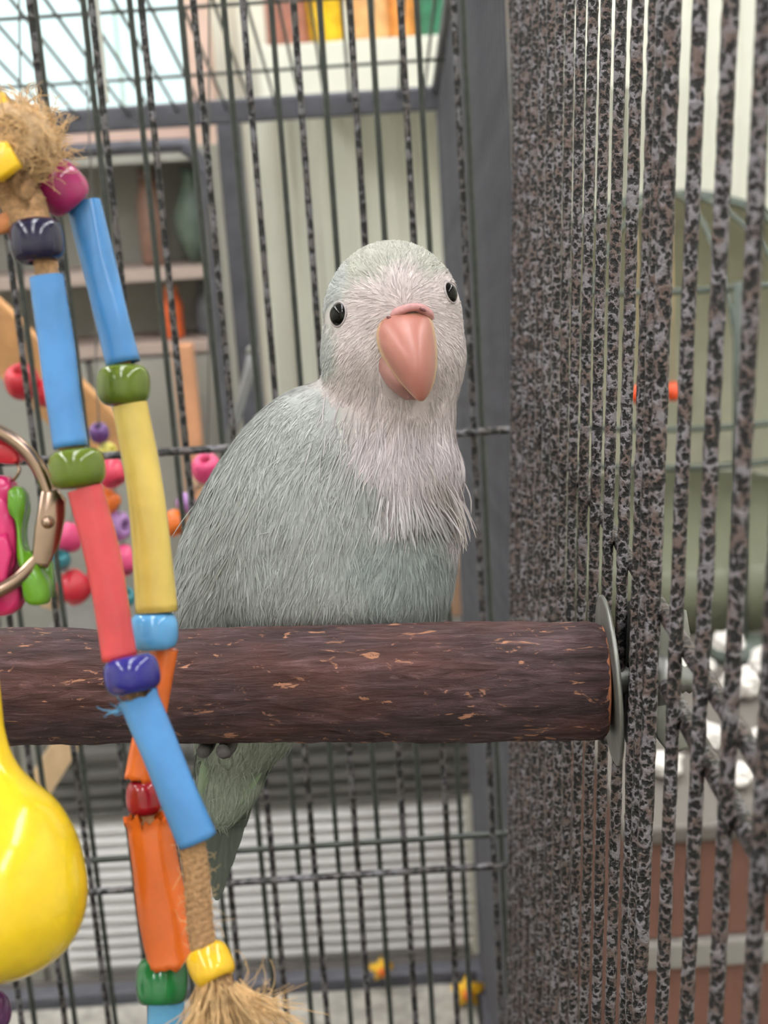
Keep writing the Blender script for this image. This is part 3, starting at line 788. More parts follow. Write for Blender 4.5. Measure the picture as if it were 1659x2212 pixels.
rope([at(10, 360, DB+.003), at(35, 420, DB+.003), at(50, 455, DB+.002), at(78, 505, DB)], .0032, 'twine', toy, 40, 4)
def knotfuzz(g):
    v = g.normal(0, 1, 3); v /= np.linalg.norm(v); t = np.cross(v, g.normal(0, 1, 3))
    return kc+v*.0072, t+v*.12, g.uniform(.003, .007), 1.6
fuzz('knot_fuzz', knot, knotfuzz, 900, .00010, 8)
M_YEL = plastic('yellow_chip', (246, 196, 30), .3)
link('wood_chip', mesh('wood_chip', *prism([(-.006, -.003), (.002, -.0022), (.0042, .0015), (.001, .004), (-.006, .0045)], .003, at(-8, 338, DB-.004), RT, -UP), M_YEL), toy, label='yellow wooden chip')
link('wood_chip', mesh('wood_chip', *prism([(-.006, -.003), (.001, -.003), (.0034, .001), (-.001, .003), (-.006, .003)], .003, at(-4, 240, DB+.002), RT, -UP), M_YEL), toy, label='yellow wooden chip')
link('leather_lace', mesh('leather_lace', *sweep(bezier([at(-60, 500, DB+.002), at(0, 486, DB+.001), at(45, 466, DB), at(70, 470, DB)], 16), .0017, 10, flat=.5), mat('leather', (186, 120, 74), .7, var=.1, vscale=300)), toy, label='tan leather lace')

# ================================================================== YELLOW SHAKER
sh_top = at(-34, 1302, .236); sh_bot = at(-14, 2122, .232)
sax = sh_bot-sh_top; SL = np.linalg.norm(sax); sax /= SL
shaker = thing('plastic_shaker', sh_bot, 'glossy bright yellow teardrop-shaped plastic shaker hanging below the metal ring', 'bird toy')
prof = [(1302, 2), (1306, 12), (1318, 18), (1340, 18), (1385, 21), (1450, 26), (1520, 32), (1580, 37), (1630, 50), (1668, 70), (1700, 100), (1735, 138), (1775, 165), (1820, 186), (1870, 199), (1925, 206), (1975, 202), (2020, 187), (2060, 160), (2090, 122), (2110, 76), (2120, 32), (2122, .1)]
pr = bezier([(a, b, 0) for a, b in prof], 90)
k = SL/(2122-1302)
V, Fc = lathe([(max(b, .1)*k, (a-1302)*k) for a, b, _ in pr], 64)
M_SHK = plastic('shaker_yellow', (236, 200, 36), .16, .1)
link('body', mesh('body', V, Fc, M_SHK), shaker, frame(sh_top, None, None, sax))
ly = at(-34, 1286, .237)
V, Fc = lathe([(.0021+.0006*math.cos(a), .0006*math.sin(a)) for a in np.linspace(0, 2*math.pi, 9, endpoint=False)], 20, closed_prof=True)
link('hanging_loop', mesh('hanging_loop', V, Fc, M_SHK), shaker, frame(ly, None, None, RT))

# ================================================================== METAL RING WITH PLASTIC CHARMS
DR = .240; rc = at(-86, 1104, DR); RRg = 190*DR/FPX
M_RING = mat('nickel_ring', (160, 136, 120), .2, 1.0, var=.05, vscale=200)
ring = thing('binder_ring', at(-86, 1290, DR), 'shiny hinged metal book ring hanging beside the beaded strands', 'ring')
rx_ = RT*math.cos(.25)+FW*math.sin(.25)
def rp(a, R_=RRg): return rc+R_*(math.cos(a)*rx_+math.sin(a)*UP)
link('upper_arc', mesh('upper_arc', *sweep([rp(a) for a in np.linspace(-.10, math.pi-.05, 60)], .0013, 12), M_RING), ring)
link('lower_arc', mesh('lower_arc', *sweep([rp(a) for a in np.linspace(-math.pi+.1, -.16, 60)], .0013, 12), M_RING), ring)
link('hanging_cord', mesh('hanging_cord', *sweep(bezier([rp(math.pi/2)-UP*.001, rp(math.pi/2)+UP*.03, rp(math.pi/2)+UP*.12], 14), .0009, 8), M_JUTE), ring)
def tangent(a): return -math.sin(a)*rx_+math.cos(a)*UP
ol = [(-.0019, -.0075), (.0008, -.008), (.0024, -.004), (.0027, .001), (.0024, .004), (.0005, .006), (-.0019, .0055), (-.0022, -.001)]
hinge = link('hinge', mesh('hinge', *prism(ol, .0026, rp(-.13, RRg-.0002), rx_, tangent(-.13)), M_RING), ring)
V, Fc = lathe([(.0001, .0011), (.0007, .0010), (.0011, .0004), (.0011, -.002)], 16)
link('rivet', mesh('rivet', V, Fc, M_RING), hinge, frame(rp(-.13)-FW*.0012, None, None, -FW))
def charm(name, ol, d, thick, m, label, cat='charm', extra=None, tilt=0.):
    P = [(x, y) for x, y in ol]; cx = np.mean([p[0] for p in P]); cy = np.mean([p[1] for p in P])
    s = d/FPX; t = thing(name, at(cx, max(p[1] for p in P), d), label, cat, 'plastic charms on the ring')
    q = [((x-cx)*s, (y-cy)*s) for x, y in P]
    # resample smoothly
    q = bezier([(a, b, 0) for a, b in q+[q[0]]], 48)[:-1, :2]
    xa = RT*math.cos(tilt)+FW*math.sin(tilt)
    link('body', mesh('body', *prism(q[::-1], thick, at(cx, cy, d), xa, -UP, .10), m), t)
    return t
M_LIME = plastic('lime_plastic', (92, 146, 28), .22, .3); M_PINK = plastic('pink_plastic', (206, 40, 106), .2, .4); M_REDP = plastic('red_plastic', (206, 40, 54), .25, .3)
g_ol = [(22, 1058), (40, 1050), (56, 1062), (60, 1090), (55, 1118), (52, 1150), (58, 1190), (76, 1196), (92, 1230), (108, 1262), (108, 1296), (95, 1306), (68, 1306), (56, 1290), (52, 1240), (42, 1200), (42, 1150), (36, 1115), (22, 1100)]
gc = charm('charm', g_ol, DR+.004, .0042, M_LIME, 'lime green plastic charm with a narrow waist hanging on the ring')
blk = prism([(-.0018, -.0032), (.0018, -.0032), (.0022, .003), (-.0014, .0034)], .0036, at(90, 1252, DR+.0085), RT, -UP)
link('rear_half', mesh('rear_half', *blk, M_LIME), gc)
p_ol = [(-70, 1040), (-30, 1026), (20, 1030), (32, 1050), (26, 1080), (38, 1110), (44, 1160), (42, 1215), (34, 1240), (48, 1262), (50, 1300), (30, 1324), (0, 1330), (-40, 1320), (-70, 1280), (-80, 1160)]
pc = charm('charm', p_ol, DR+.006, .0060, M_PINK, 'hot pink translucent plastic charm behind the lime green one')
link('front_bead', mesh('front_bead', *prism([(-.0042, -.0025), (.0012, -.0034), (.0022, 0), (.0012, .005), (-.0042, .0055)], .0022, at(0, 1195, DR+.0022), RT, -UP, .25), M_PINK), pc)
r_ol = [(-70, 950), (0, 946), (30, 956), (46, 985), (42, 1000), (10, 1002), (-60, 985)]
rd = charm('charm', r_ol, DR+.005, .004, M_REDP, 'small red plastic charm inside the upper part of the ring')
link('wire_loop', mesh('wire_loop', *sweep(bezier([at(36, 1000, DR+.004), at(42, 1015, DR+.003), at(32, 1034, DR+.004), at(18, 1040, DR+.005)], 14), .0003, 8), M_RING), rd)
# purple bead at the foot of the shaker
pb = thing('round_bead', at(-14, 2245, .245), 'dark purple glossy bead just below the yellow shaker', 'bead')
V, Fc = lathe([(.0008, .0046)]+[(.0048*math.sin(a), .0046*math.cos(a)) for a in np.linspace(.2, math.pi-.2, 16)]+[(.0008, -.0046)], 30)
link('body', mesh('body', V, Fc, PM['bead_purple']), pb, M0(at(-36, 2190, .245)))
link('cord', mesh('cord', *sweep([at(-36, 2130, .245), at(-36, 2260, .245)], .0006, 8), M_JUTE), pb)

# ================================================================== TABLE UNDER THE CAGES
tb = thing('table', (-.25, .45, 0), 'low dark table that carries both birdcages', 'table')
M_TBL = mat('dark_laminate', (84, 78, 74), .5, var=.06, vscale=20)
TZ = onY(760, 2118, 1.13)[2]-.0105
link('tabletop', mesh('tabletop', *box(-.62, .10, -.32, 1.18, TZ-.03, TZ, .004), M_TBL, False), tb)
for x in (-.58, .06):
    for y in (-.28, 1.14): link('leg', mesh('leg', *box(x-.02, x+.02, y-.02, y+.02, 0, TZ-.03), M_TBL, False), tb)
# ================================================================== CAGE BEHIND
NYB, NX0, NX1 = 1.13, -.56, .0625
rz = onY(760, 2118, NYB)[2]; NB = rz-.0095
ZR, ZF = onY(760, 224, NYB)[2], 1.45          # rear eave, front ridge
nc = thing('birdcage', (-.25, .85, NB), 'slate-framed birdcage standing behind the parrot, with smooth dark bars and a pitched wire roof', 'birdcage')
nbar = bar_mesh('bar_smooth', ZF-NB, .00125, M_SMOOTH, 8, 30, .03, 200, 7)
fpan = link('front_panel', mesh('front_panel', *box(NX0, NX1-.012, YN-.006, YN+.006, NB, NB+.02), M_FRAME, False), nc)
xs = [onY(x, 5, YN)[0] for x in (180, 280, 390, 483, 585, 690, 800, 900, 1000)]
xs = [xs[0]-.0187*i for i in range(20, 0, -1)] + xs
for i, x in enumerate(xs): link('bar', nbar, fpan, turn((x, YN, NB), (0, 0, 1), i))
ncb = bar_mesh('crossbar_smooth', NX1-NX0, .0016, M_SMOOTH, 8, 20, .03, 200, 8)
for z in (onY(820, 1811, YN)[2], ZF-.03): link('crossbar', ncb, fpan, frame((NX0, YN-.003, z), None, None, (1, 0, 0)))
link('ridge_rail', mesh('ridge_rail', *box(NX0, NX1, YN-.006, YN+.006, ZF, ZF+.014), M_FRAME, False), fpan)
spn = link('side_panel', mesh('side_panel', *box(NX1-.006, NX1+.006, YN+.01, NYB-.01, NB, NB+.02), M_FRAME, False), nc)
M_SIDE = M_FRAME
sbar = bar_mesh('bar_side_smooth', 1, .0015, M_SIDE, 7, 12, .02, 200, 9)
y = YN+.018; i = 0
while y < NYB-.012:
    top = ZF+(ZR-ZF)*(y-YN)/(NYB-YN)
    link('bar', sbar, spn, turn((NX1, y, NB), (0, 0, 1), i) @ Matrix.Diagonal((1, 1, top-NB, 1)))
    y += .0165; i += 1
for z in (1.19, .95): link('crossbar', mesh('crossbar', *sweep([(NX1+.003, YN, z), (NX1+.003, NYB, z)], .0016, 8), M_SIDE), spn)
link('gable_rail', mesh('gable_rail', *sweep([(NX1, YN, ZF+.005), (NX1, NYB, ZR+.005)], .006, 10), M_FRAME), spn)
rear = link('rear_panel', mesh('rear_panel', *box(NX0, NX1+.009, NYB-.009, NYB+.009, ZR-.009, ZR+.009, .002), M_FRAME, False), nc)
rz = onY(760, 2118, NYB)[2]
link('bottom_rail', mesh('bottom_rail', *box(NX0, NX1+.009, NYB-.009, NYB+.009, rz-.009, rz+.009, .002), M_FRAME, False), rear)
zm = onY(523, 1480, NYB)[2]
for px, zlo in ((-420, NB), (523, zm), (985, NB)):
    xc = onY(px, 600, NYB)[0]
    link('post', mesh('post', *box(xc-.009, xc+.009, NYB-.009, NYB+.009, zlo, ZR-.009, .002), M_FRAME, False), rear)
link('middle_rail', mesh('middle_rail', *box(NX0+.009, NX1-.002, NYB-.006, NYB+.006, zm-.012, zm, .002), M_FRAME, False), rear)
xa, xb = onY(-420, 600, NYB)[0], onY(523, 600, NYB)[0]; dz = onY(300, 318, NYB)[2]
dpath = bezier([(xa+.02, NYB-.012, dz), (xb-.06, NYB-.012, dz), (xb-.032, NYB-.012, dz-.004), (xb-.022, NYB-.012, dz-.02), (xb-.020, NYB-.012, dz-.06), (xb-.02, NYB-.012, zm)], 40)
link('door_frame', mesh('door_frame', *sweep(dpath, .0055, 10), M_FRAME), rear)
# pitched wire roof
roof = link('roof_panel', mesh('roof_panel', *sweep([(NX0, YN+.02, ZF-.003), (NX1, YN+.02, ZF-.003)], .002, 8), M_SMOOTH), nc)
rdir = np.array([0, NYB-YN, ZR-ZF]); rl = np.linalg.norm(rdir)
rbar = mesh('roof_bar', *sweep([(0, 0, 0), (0, 0, rl)], .0011, 7), M_SMOOTH)
for i in range(33): link('bar', rbar, roof, frame((NX0+.012+i*.0187, YN, ZF), None, None, rdir))
rcx = mesh('roof_crossbar', *sweep([(NX0, 0, 0), (NX1, 0, 0)], .0012, 7), M_SMOOTH)
for t in (.3, .55, .8): link('crossbar', rcx, roof, M0(np.array([0, YN, ZF])+rdir*t-np.array([0, 0, .0025])))
link('tray', mesh('tray', *merge(box(NX0, NX1-.01, YN+.012, NYB-.012, NB, NB+.008)), mat('paper_liner', (160, 156, 148), .85, var=.14, vscale=60), False), nc)
# --- things inside the cage behind
M_PLANK = mat('plank_wood', (196, 146, 96), .7, var=.12, vscale=60)
def plank(p0, p1, wpx, Y, thick, label, m=M_PLANK):
    a, b = onY(*p0, Y), onY(*p1, Y); ax = b-a; L = np.linalg.norm(ax); ax /= L; up = np.cross(ax, [0, 1, 0]); hw = wpx*Y/FPX/2
    t = thing('wooden_plank', a if a[2] < b[2] else b, label, 'plank')
    link('board', mesh('board', *prism([(0, -hw), (L, -hw), (L, hw), (0, hw)], thick, a, ax, up, .04), m, False), t); return t
plank((-130, 600), (262, 985), 120, .86, .012, 'tan wooden plank slanting across the cage behind the parrot')
plank((190, 1530), (64, 1735), 62, .80, .010, 'short pale wooden slat leaning below the log', mat('pale_wood', (222, 190, 150), .7, var=.08, vscale=60))
BC = {'red': (206, 44, 60), 'pink': (226, 74, 126), 'orange': (238, 118, 40), 'lilac': (176, 128, 190), 'teal': (60, 140, 150), 'rose': (220, 60, 90), 'cream': (238, 206, 170), 'violet': (104, 66, 130), 'lemon': (232, 222, 110)}
def bead_mesh(col):
    pr_ = [(.35, -.8)]+[(.35+.65*abs(math.cos(a))**.7, .85*math.sin(a)) for a in np.linspace(-1.4, 1.4, 11)]+[(.35, .8)]
    return mesh('bead_'+col, *lathe(pr_, 20, closed_prof=True), plastic('toy_'+col, BC[col], .25))
BMs = {c: bead_mesh(c) for c in BC}
def cluster(name, label, Y, cord, items, grp=None):
    t = thing(name, onY(*cord[-1], Y), label, 'bird toy', grp)
    link('cord', mesh('cord', *sweep(bezier([onY(x, y, Y) for x, y in cord], 30), .0005, 6), mat('grey_cord', (110, 108, 104), .8)), t)
    for i, (x, y, sz, c) in enumerate(items):
        r = sz*Y*1.03/FPX/2; P = onY(x, y, Y+.004*math.sin(i*2.3))
        link('bead', BMs[c], t, M0(P) @ Matrix.Rotation(i*1.3, 4, 'Y') @ Matrix.Rotation(.5, 4, 'X') @ Matrix.Scale(r, 4))
cluster('bead_toy', 'ring of pink, red and orange beads hanging in the cage behind, beside the parrot', .74, [(180, -60), (200, 500), (214, 920), (236, 1010), (262, 1130), (258, 1240), (170, 1280), (142, 1180), (200, 980)],
        [(214, 935, 44, 'violet'), (232, 975, 40, 'lemon'), (240, 1022, 66, 'rose'), (232, 1082, 56, 'orange'), (148, 1160, 66, 'pink'), (128, 1208, 50, 'teal'), (250, 1136, 68, 'lilac'), (262, 1212, 74, 'pink'), (160, 1268, 78, 'red'), (215, 1255, 62, 'rose'), (270, 1290, 46, 'teal'), (110, 1290, 56, 'cream')])
cluster('bead_toy', 'pair of red beads hanging over the tan plank in the cage behind', .70, [(40, -80), (50, 600), (58, 830), (96, 852)], [(48, 824, 76, 'red'), (100, 848, 62, 'red')])
cluster('bead_toy', 'orange bead and pink bead hanging close behind the parrot\'s shoulder', .70, [(452, -60), (450, 900), (444, 1012), (385, 1128)], [(446, 1012, 66, 'pink'), (432, 1036, 40, 'cream'), (374, 1130, 58, 'orange'), (402, 1086, 44, 'lilac')])
tie = thing('plastic_tie', onY(226, 224, .72), 'narrow white plastic tie dangling from the wire roof of the cage behind', 'cable tie')
link('strip', mesh('strip', *sweep(bezier([onY(x, y, .72) for x, y in ((204, -40), (212, 60), (220, 120), (224, 180), (231, 224))], 20), .0016, 8, flat=.5), plastic('white_plastic', (250, 250, 238), .3)), tie)
tbn = thing('drinking_tube', onY(492, 960, .95), 'clear grey drinking tube slanting behind the bars near the parrot\'s back', 'tube')
M_CLR = mat('clear_plastic', (196, 196, 200), .2, Transmission_Weight=.5)
link('pipe', mesh('pipe', *sweep([onY(545, 760, .95), onY(538, 800, .95), onY(494, 960, .95)], .0034, 12), M_CLR), tbn)
link('ball_tip', mesh('ball_tip', *lathe([(max(.004*math.sin(a), 1e-6), .004*math.cos(a)) for a in np.linspace(0, math.pi, 10)], 14), M_STEEL), tbn, M0(onY(544, 758, .95)))
M_SUN = plastic('sunny_yellow', (244, 190, 40), .4)
def star(P, R_, label):
    t = thing('star_chew', P-np.array([0, 0, R_]), label, 'bird toy')
    ol = [((R_ if k % 2 == 0 else R_*.5)*math.sin(k*math.pi/5), (R_ if k % 2 == 0 else R_*.5)*math.cos(k*math.pi/5)) for k in range(10)]
    link('star', mesh('star', *prism(ol, R_*.7, P, np.array([1., 0, 0]), np.array([0, 0, 1.])), M_SUN), t)
    V, Fc = lathe([(R_*.34, -.2*R_), (R_*.3, .2*R_), (.0001, .25*R_)], 12); link('button', mesh('button', V, Fc, plastic('toy_orange', BC['orange'])), t, frame(P-np.array([0, R_*.4, 0]), None, None, (0, -1, 0)))
star(np.array([onY(824, 2100, NYB-.02)[0], NYB-.014, rz+.009+.0095]), .0115, 'small yellow star chew resting on the bottom rail of the cage behind')
star(np.array([onY(1012, 2190, 1.09)[0], 1.085, NB+.008+.013]), .015, 'small yellow star chew lying on the tray of the cage behind')

# ================================================================== SHOP BEHIND
# window with bright frosted pane
wx0, wx1 = onY(-420, 100, 1.985)[0], onY(432, 100, 1.985)[0]; wz0 = onY(250, 262, 1.985)[2]; wz1 = wz0+.55
win = link('window_1', mesh('window_1', *merge(box(wx0-.03, wx0, 1.95, 1.99, wz0-.03, wz1+.03), box(wx1-.004, wx1, 1.95, 1.99, wz0-.03, wz1+.03), box(wx0, wx1, 1.95, 1.99, wz0-.03, wz0), box(wx0, wx1, 1.95, 1.99, wz1, wz1+.03)), mat('window_frame_pink', (214, 184, 172), .6), False), kind='structure')
np_ = 5; M_PANE = emit('frosted_pane', (204, 227, 230), .62)
for k in range(np_):
    a = wx0+(wx1-wx0)*k/np_; b = wx0+(wx1-wx0)*(k+1)/np_
    link('pane', mesh('pane', *box(a, b-.006, 1.972, 1.978, wz0, wz1), M_PANE, False), win)
tx0, tx1 = onY(434, 400, 1.96)[0], onY(484, 400, 1.96)[0]
struct('trim_1', box(tx0, tx1, 1.93, 1.99, 0, H), mat('pinkish_timber', (226, 196, 180), .65, var=.05, vscale=12))
# wall shelf with jars
sz_ = onY(760, 92, 1.82)[2]; sx0, sx1 = onY(560, 90, 1.82)[0], onY(1400, 90, 1.82)[0]
shf = thing('wall_shelf', ((sx0+sx1)/2, 1.9, sz_-.06), 'cream wall shelf on the ribbed wall holding small colourful shop goods', 'shelf')
link('board', mesh('board', *box(sx0, sx1, 1.78, 1.985, sz_-.012, sz_, .002), M_CREAM, False), shf)
link('fascia', mesh('fascia', *box(sx0, sx1, 1.772, 1.78, sz_-.075, sz_, .002), M_CREAM, False), shf)
for u in (.2, .8): link('bracket', mesh('bracket', *box(sx0+(sx1-sx0)*u-.008, sx0+(sx1-sx0)*u+.008, 1.79, 1.985, sz_-.06, sz_-.012), M_CREAM, False), shf)
def jar(px, wpx, h, col, label, name='jar', lid=None, cat='jar', Y=1.82, z=None, prof=None):
    x = onY(px, 60, Y)[0]; r = wpx*Y/FPX/2; z = sz_ if z is None else z
    t = thing(name, (x, Y, z), label, cat)
    prof = prof or [(.0001, 0), (.85, 0), (1, .06), (1, .7), (.8, .84), (.7, 1), (.0001, 1)]
    V, Fc = lathe([(a*r, b*h) for a, b in prof], 28); link('body', mesh('body', V, Fc, mat('goods_'+label[:14], col, .45, var=.12, vscale=60)), t, M0((x, Y, z)))
    if lid: 
        V, Fc = lathe([(.0001, h*1.12), (.72*r, h*1.1), (.74*r, h*.98), (.0001, h*.98)], 24); link('lid', mesh('lid', V, Fc, mat('lid_'+label[:14], lid, .4)), t, M0((x, Y, z)))
jar(622, 92, .09, (168, 112, 96), 'rusty brown rough pot on the cream wall shelf', 'pot', None, 'pot')
jar(703, 96, .10, (248, 192, 36), 'bright yellow cup on the cream wall shelf', 'cup', None, 'cup', prof=[(.0001, 0), (.6, 0), (.78, .1), (1, .9), (1, 1), (.9, 1), (.7, .15), (.0001, .12)])
jar(800, 86, .12, (236, 178, 120), 'tan round jar between the yellow cup and the amber jar', lid=(200, 150, 90))
jar(868, 60, .11, (224, 150, 76), 'narrow amber jar on the cream wall shelf', lid=(240, 220, 190))
jar(936, 70, .10, (52, 116, 88), 'dark green jar on the cream wall shelf', lid=(40, 80, 60))
# grey shelving on the left
gx0, gx1 = onY(-420, 600, 1.62)[0], onY(476, 600, 1.62)[0]; gz1 = onY(300, 352, 1.62)[2]
M_GREY = mat('grey_cabinet', (154, 152, 144), .55, var=.05, vscale=8); M_GREY2 = M_GREY
cab = thing('grey_shelving', ((gx0+gx1)/2, 1.75, 0), 'grey metal shelving with doors below, seen far behind the cages', 'shelving')
link('back', mesh('back', *box(gx0, gx1, 1.74, 1.76, 0, gz1), M_GREY2, False), cab)
for a in (gx0, gx1-.015): link('side', mesh('side', *box(a, a+.015, 1.62, 1.74, 0, gz1), M_GREY, False), cab)
link('top', mesh('top', *box(gx0, gx1, 1.62, 1.74, gz1, gz1+.015), M_GREY, False), cab)
shz = [onY(300, y_, 1.62)[2] for y_ in (585, 745)]
for z in shz: link('shelf_board', mesh('shelf_board', *box(gx0+.015, gx1-.015, 1.62, 1.74, z-.012, z), mat('dusty_shelf', (176, 158, 148), .6), False), cab)
nd = 3
for k in range(nd):
    a = gx0+.015+(gx1-gx0-.03)*k/nd; b = gx0+.015+(gx1-gx0-.03)*(k+1)/nd
    dr = link('door', mesh('door', *box(a+.002, b-.002, 1.622, 1.64, .04, shz[1]-.016, .003), M_GREY, False), cab)
    link('handle', mesh('handle', *box(b-.03, b-.022, 1.608, 1.622, shz[1]-.14, shz[1]-.06), M_STEEL, False), dr)
xpost = onY(410, 850, 1.6)[0]
pw = thing('timber_post', (xpost, 1.59, 0), 'narrow orange-tan timber batten leaning on the grey shelving', 'batten')
link('batten', mesh('batten', *box(xpost-.012, xpost+.010, 1.575, 1.60, 0, onY(410, 738, 1.6)[2], .002), mat('orange_timber', (206, 150, 112), .65, var=.08, vscale=20), False), pw)
jar(386, 96, .108, (96, 112, 100), 'dusty green vase on the grey shelving', 'vase', None, 'vase', Y=1.685, z=shz[0], prof=[(.0001, 0), (.5, 0), (.95, .3), (1, .5), (.6, .8), (.45, .9), (.6, 1), (.0001, 1)])
jar(286, 60, .10, (132, 100, 86), 'tall brown tin on the upper shelf of the grey shelving', 'tin', (110, 90, 80), 'tin', Y=1.685, z=shz[0])
jar(312, 42, .055, (232, 106, 54), 'small orange bottle on the lower shelf of the grey shelving', 'bottle', (230, 140, 90), 'bottle', Y=1.66, z=shz[1])
jar(400, 70, .055, (112, 116, 122), 'squat slate grey tin on the lower shelf of the grey shelving', 'tin', (96, 100, 106), 'tin', Y=1.68, z=shz[1])
# white louvred cabinet with a dark ribbed box on top
LY = 1.36
lx0, lx1 = onY(120, 1900, LY)[0], onY(1012, 1900, LY)[0]; lz1 = onY(560, 1748, LY)[2]; lz0 = onY(560, 2070, LY)[2]
M_WH = mat('white_louvre', (250, 248, 246), .5, var=.02, vscale=20)
lc = thing('louvred_cabinet', ((lx0+lx1)/2, LY+.13, 0), 'white cabinet with narrow horizontal louvres standing behind the cages', 'cabinet')
link('carcass', mesh('carcass', *box(lx0, lx1, LY+.012, 1.56, 0, lz1-.002), M_WH, False), lc)
link('plinth', mesh('plinth', *box(lx0, lx1, LY, LY+.012, 0, lz0-.012), mat('grey_plinth', (150, 146, 140), .6), False), lc)
ns = 13; pit = (lz1-.004-lz0)/ns
sl = mesh('slat', *(lambda v: (v[0], v[1]))(prism([(-.004, -pit*.2), (.007, -pit*.42), (.0075, -pit*.30), (-.004, pit*.36)], lx1-lx0, np.zeros(3), np.array([0, -1., 0]), np.array([0, 0, 1.]), 0.0)), M_WH, False)
for k in range(ns): link('slat', sl, lc, M0(((lx0+lx1)/2, LY+.007, lz0+pit*(k+.5))))
dz1 = onY(560, 1400, LY)[2]
db = thing('ribbed_crate', ((lx0+lx1)/2, LY+.1, lz1), 'dark grey ribbed plastic crate sitting on the white louvred cabinet', 'crate')
M_DG = mat('dark_grey_plastic', (112, 110, 106), .55, var=.06, vscale=30)
bx_ = lx1+.03
link('body', mesh('body', *box(lx0, bx_, LY+.008, 1.55, lz1, dz1, .004), M_DG, False), db)
for y_ in (1610, 1650, 1685, 1715, 1738):
    z = onY(560, y_, LY)[2]; link('rib', mesh('rib', *box(lx0-.002, bx_+.002, LY-.002, LY+.008, z-.004, z+.004), M_DG, False), db)
cbx = onY(950, 1300, 1.42)[0], onY(1078, 1300, 1.42)[0]
cb = thing('cardboard_box', ((cbx[0]+cbx[1])/2, 1.46, dz1), 'small tan cardboard box on top of the ribbed grey crate', 'box')
cz1 = onY(1010, 1228, 1.42)[2]; M_CARD = mat('cardboard', (196, 158, 130), .8, var=.06, vscale=30)
link('carton', mesh('carton', *box(cbx[0], cbx[1], 1.42, 1.52, dz1, cz1, .001), M_CARD, False), cb)
for s in (0, 1):
    xm = (cbx[0]+cbx[1])/2; link('flap', mesh('flap', *box(cbx[0] if s == 0 else xm+.0008, xm-.0008 if s == 0 else cbx[1], 1.42, 1.52, cz1, cz1+.002), M_CARD, False), cb)

# ================================================================== BESIDE THE CAGE (right)
RY = .78
rx0, rx1 = .135, .62; rz1 = onY(1540, 1806, RY)[2]
s0, s1 = onY(1540, 2078, RY)[2], onY(1540, 2022, RY)[2]
M_TER = mat('terracotta_laminate', (122, 85, 73), .6, var=.06, vscale=10)
cu = thing('terracotta_cabinet', ((rx0+rx1)/2, 1.1, 0), 'reddish brown cabinet with a grey trim strip standing beside the cages', 'cabinet')
link('carcass', mesh('carcass', *box(rx0, rx1, RY+.012, 1.5, 0, rz1), M_TER, False), cu)
link('drawer_front', mesh('drawer_front', *box(rx0, rx1, RY, RY+.012, s1, rz1-.002, .002), M_TER, False), cu)
link('trim_strip', mesh('trim_strip', *box(rx0-.002, rx1, RY-.006, RY+.012, s0, s1, .002), mat('grey_trim', (150, 146, 140), .5), False), cu)
link('drawer_front', mesh('drawer_front', *box(rx0, rx1, RY, RY+.012, .1, s0, .002), M_TER, False), cu)
link('top', mesh('top', *box(rx0-.004, rx1, RY-.008, 1.5, rz1, rz1+.012, .003), mat('grey_top', (110, 104, 98), .5), False), cu)
M_PAPER = mat('white_paper', (244, 238, 232), .75, var=.03, vscale=30)
for k, (px, py, sz, Y) in enumerate([(1440, 1750, 70, .84), (1520, 1700, 80, .88), (1590, 1740, 70, .82), (1600, 1660, 84, .96), (1660, 1720, 80, .86), (1500, 1620, 74, 1.0), (1575, 1590, 70, 1.04), (1660, 1630, 80, 1.0), (1440, 1640, 64, .98)]):
    P0 = onY(px, py, Y); r = sz*Y/FPX/2*1.15; r = min(r, .03)
    base = rz1+.012
    th = np.linspace(0.02, math.pi-.02, 15); V, Fc = lathe([(math.sin(a), math.cos(a)) for a in th], 20, caps=True)
    nrm = vnoise(V*2.2+k*9.1, 31)*.22+vnoise(V*4.5+k*3, 32)*.13
    hgt = max(P0[2]-base, r*.8)
    V = V*(1+nrm)[:, None]*np.array([r, r, hgt*.9])
    V[:, 2] -= V[:, 2].min()
    t = thing('paper_bag', (P0[0], Y, base), 'crumpled white paper bag among a heap on the reddish brown cabinet', 'paper bag', 'crumpled paper bags')
    link('paper', mesh('paper', V, Fc, M_PAPER, False), t, M0((P0[0], Y, base)))
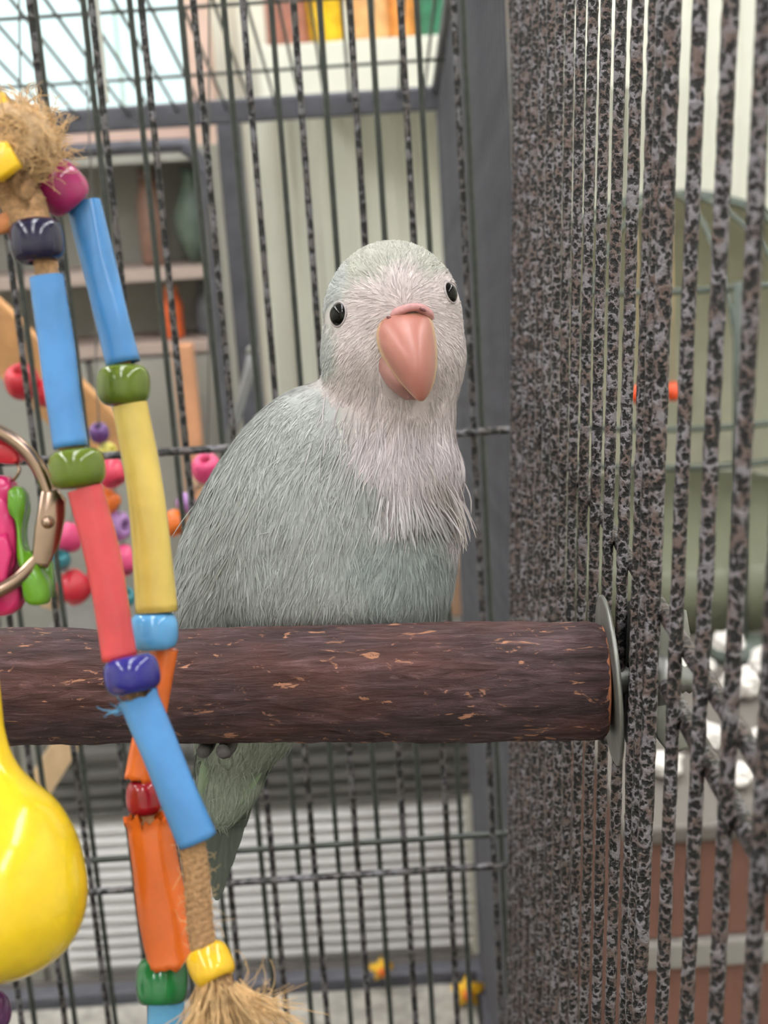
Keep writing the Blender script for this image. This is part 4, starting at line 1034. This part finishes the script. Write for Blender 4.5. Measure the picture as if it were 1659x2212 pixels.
# domed cage
GY = 1.27; gcx = onY(1452, 800, GY)[0]; GR = .175; gzb = rz1+.012; gzs = onY(1452, 840, GY)[2]
M_GRN = mat('dark_green_wire', (80, 88, 80), .45, .2, var=.1, vscale=60)
dc = thing('domed_birdcage', (gcx, GY, gzb), 'dark green domed wire birdcage standing on the reddish brown cabinet', 'birdcage')
link('base', mesh('base', *lathe([(.0001, 0), (GR*1.03, 0), (GR*1.03, .05), (GR*.97, .055), (.0001, .055)], 40), mat('olive_base', (110, 112, 92), .5)), dc, M0((gcx, GY, gzb)))
for k in range(16):
    a = 2*math.pi*k/16+.1; ca, sa = math.cos(a), math.sin(a)
    pth = [(gcx+GR*ca, GY+GR*sa, gzb+.05), (gcx+GR*ca, GY+GR*sa, gzs)]+[(gcx+GR*math.cos(b)*ca, GY+GR*math.cos(b)*sa, gzs+GR*math.sin(b)) for b in np.linspace(.1, math.pi/2, 12)]
    link('bar', mesh('bar', *sweep(pth, .0022, 7), M_GRN), dc)
for z in (gzb+.14, gzb+.28, gzs): link('hoop', mesh('hoop', *sweep([(gcx+GR*math.cos(a), GY+GR*math.sin(a), z) for a in np.linspace(0, 2*math.pi, 49)], .0026, 7, caps=False), M_GRN), dc)
cv = [(gcx+GR*.97*math.cos(a), GY+GR*.97*math.sin(a)) for a in np.linspace(.12, math.pi-.12, 26)]
Rg = [np.array([(x, y, gzb+.056) for x, y in cv]), np.array([(x, y, gzs) for x, y in cv])]
for b in np.linspace(.15, 1.45, 9): Rg.append(np.array([(gcx+(x-gcx)*math.cos(b), GY+(y-GY)*math.cos(b), gzs+GR*.97*math.sin(b)) for x, y in cv]))
link('cover', mesh('cover', *rings(Rg, False, False), mat('sage_cloth', (214, 212, 190), .9, var=.05, vscale=20)), dc, label='sage cloth draped over the rear half')
px_ = onY(1600, 900, GY-.225)[0]
st = thing('green_pole', (px_, GY-.225, gzb), 'thick dark green pole standing in front of the domed cage', 'pole')
link('shaft', mesh('shaft', *sweep([(px_, GY-.225, gzb+.01), (px_, GY-.225, onY(1600, 610, GY-.225)[2])], .006, 12), M_GRN), st)
link('foot', mesh('foot', *lathe([(.0001, 0), (.03, 0), (.028, .008), (.008, .014), (.0001, .014)], 24), M_GRN), st, M0((px_, GY-.225, gzb)))
for x_, y_, lab in ((1454, 846, 'small orange ball hanging in the domed green cage, the brighter of two'), (1380, 852, 'small orange ball hanging in the domed green cage near the corner bars')):
    P = onY(x_, y_, GY-.05); t = thing('orange_ball', P-np.array([0, 0, .009]), lab, 'ball')
    V, Fc = lathe([(max(.0085*math.sin(a), 1e-6), .0085*math.cos(a)) for a in np.linspace(0, math.pi, 14)], 18)
    link('ball', mesh('ball', V, Fc, plastic('orange_ball', (246, 88, 44), .4)), t, M0(P))
    link('string', mesh('string', *sweep([P, P+np.array([0, 0, .14])], .0006, 6), M_JUTE2), t)
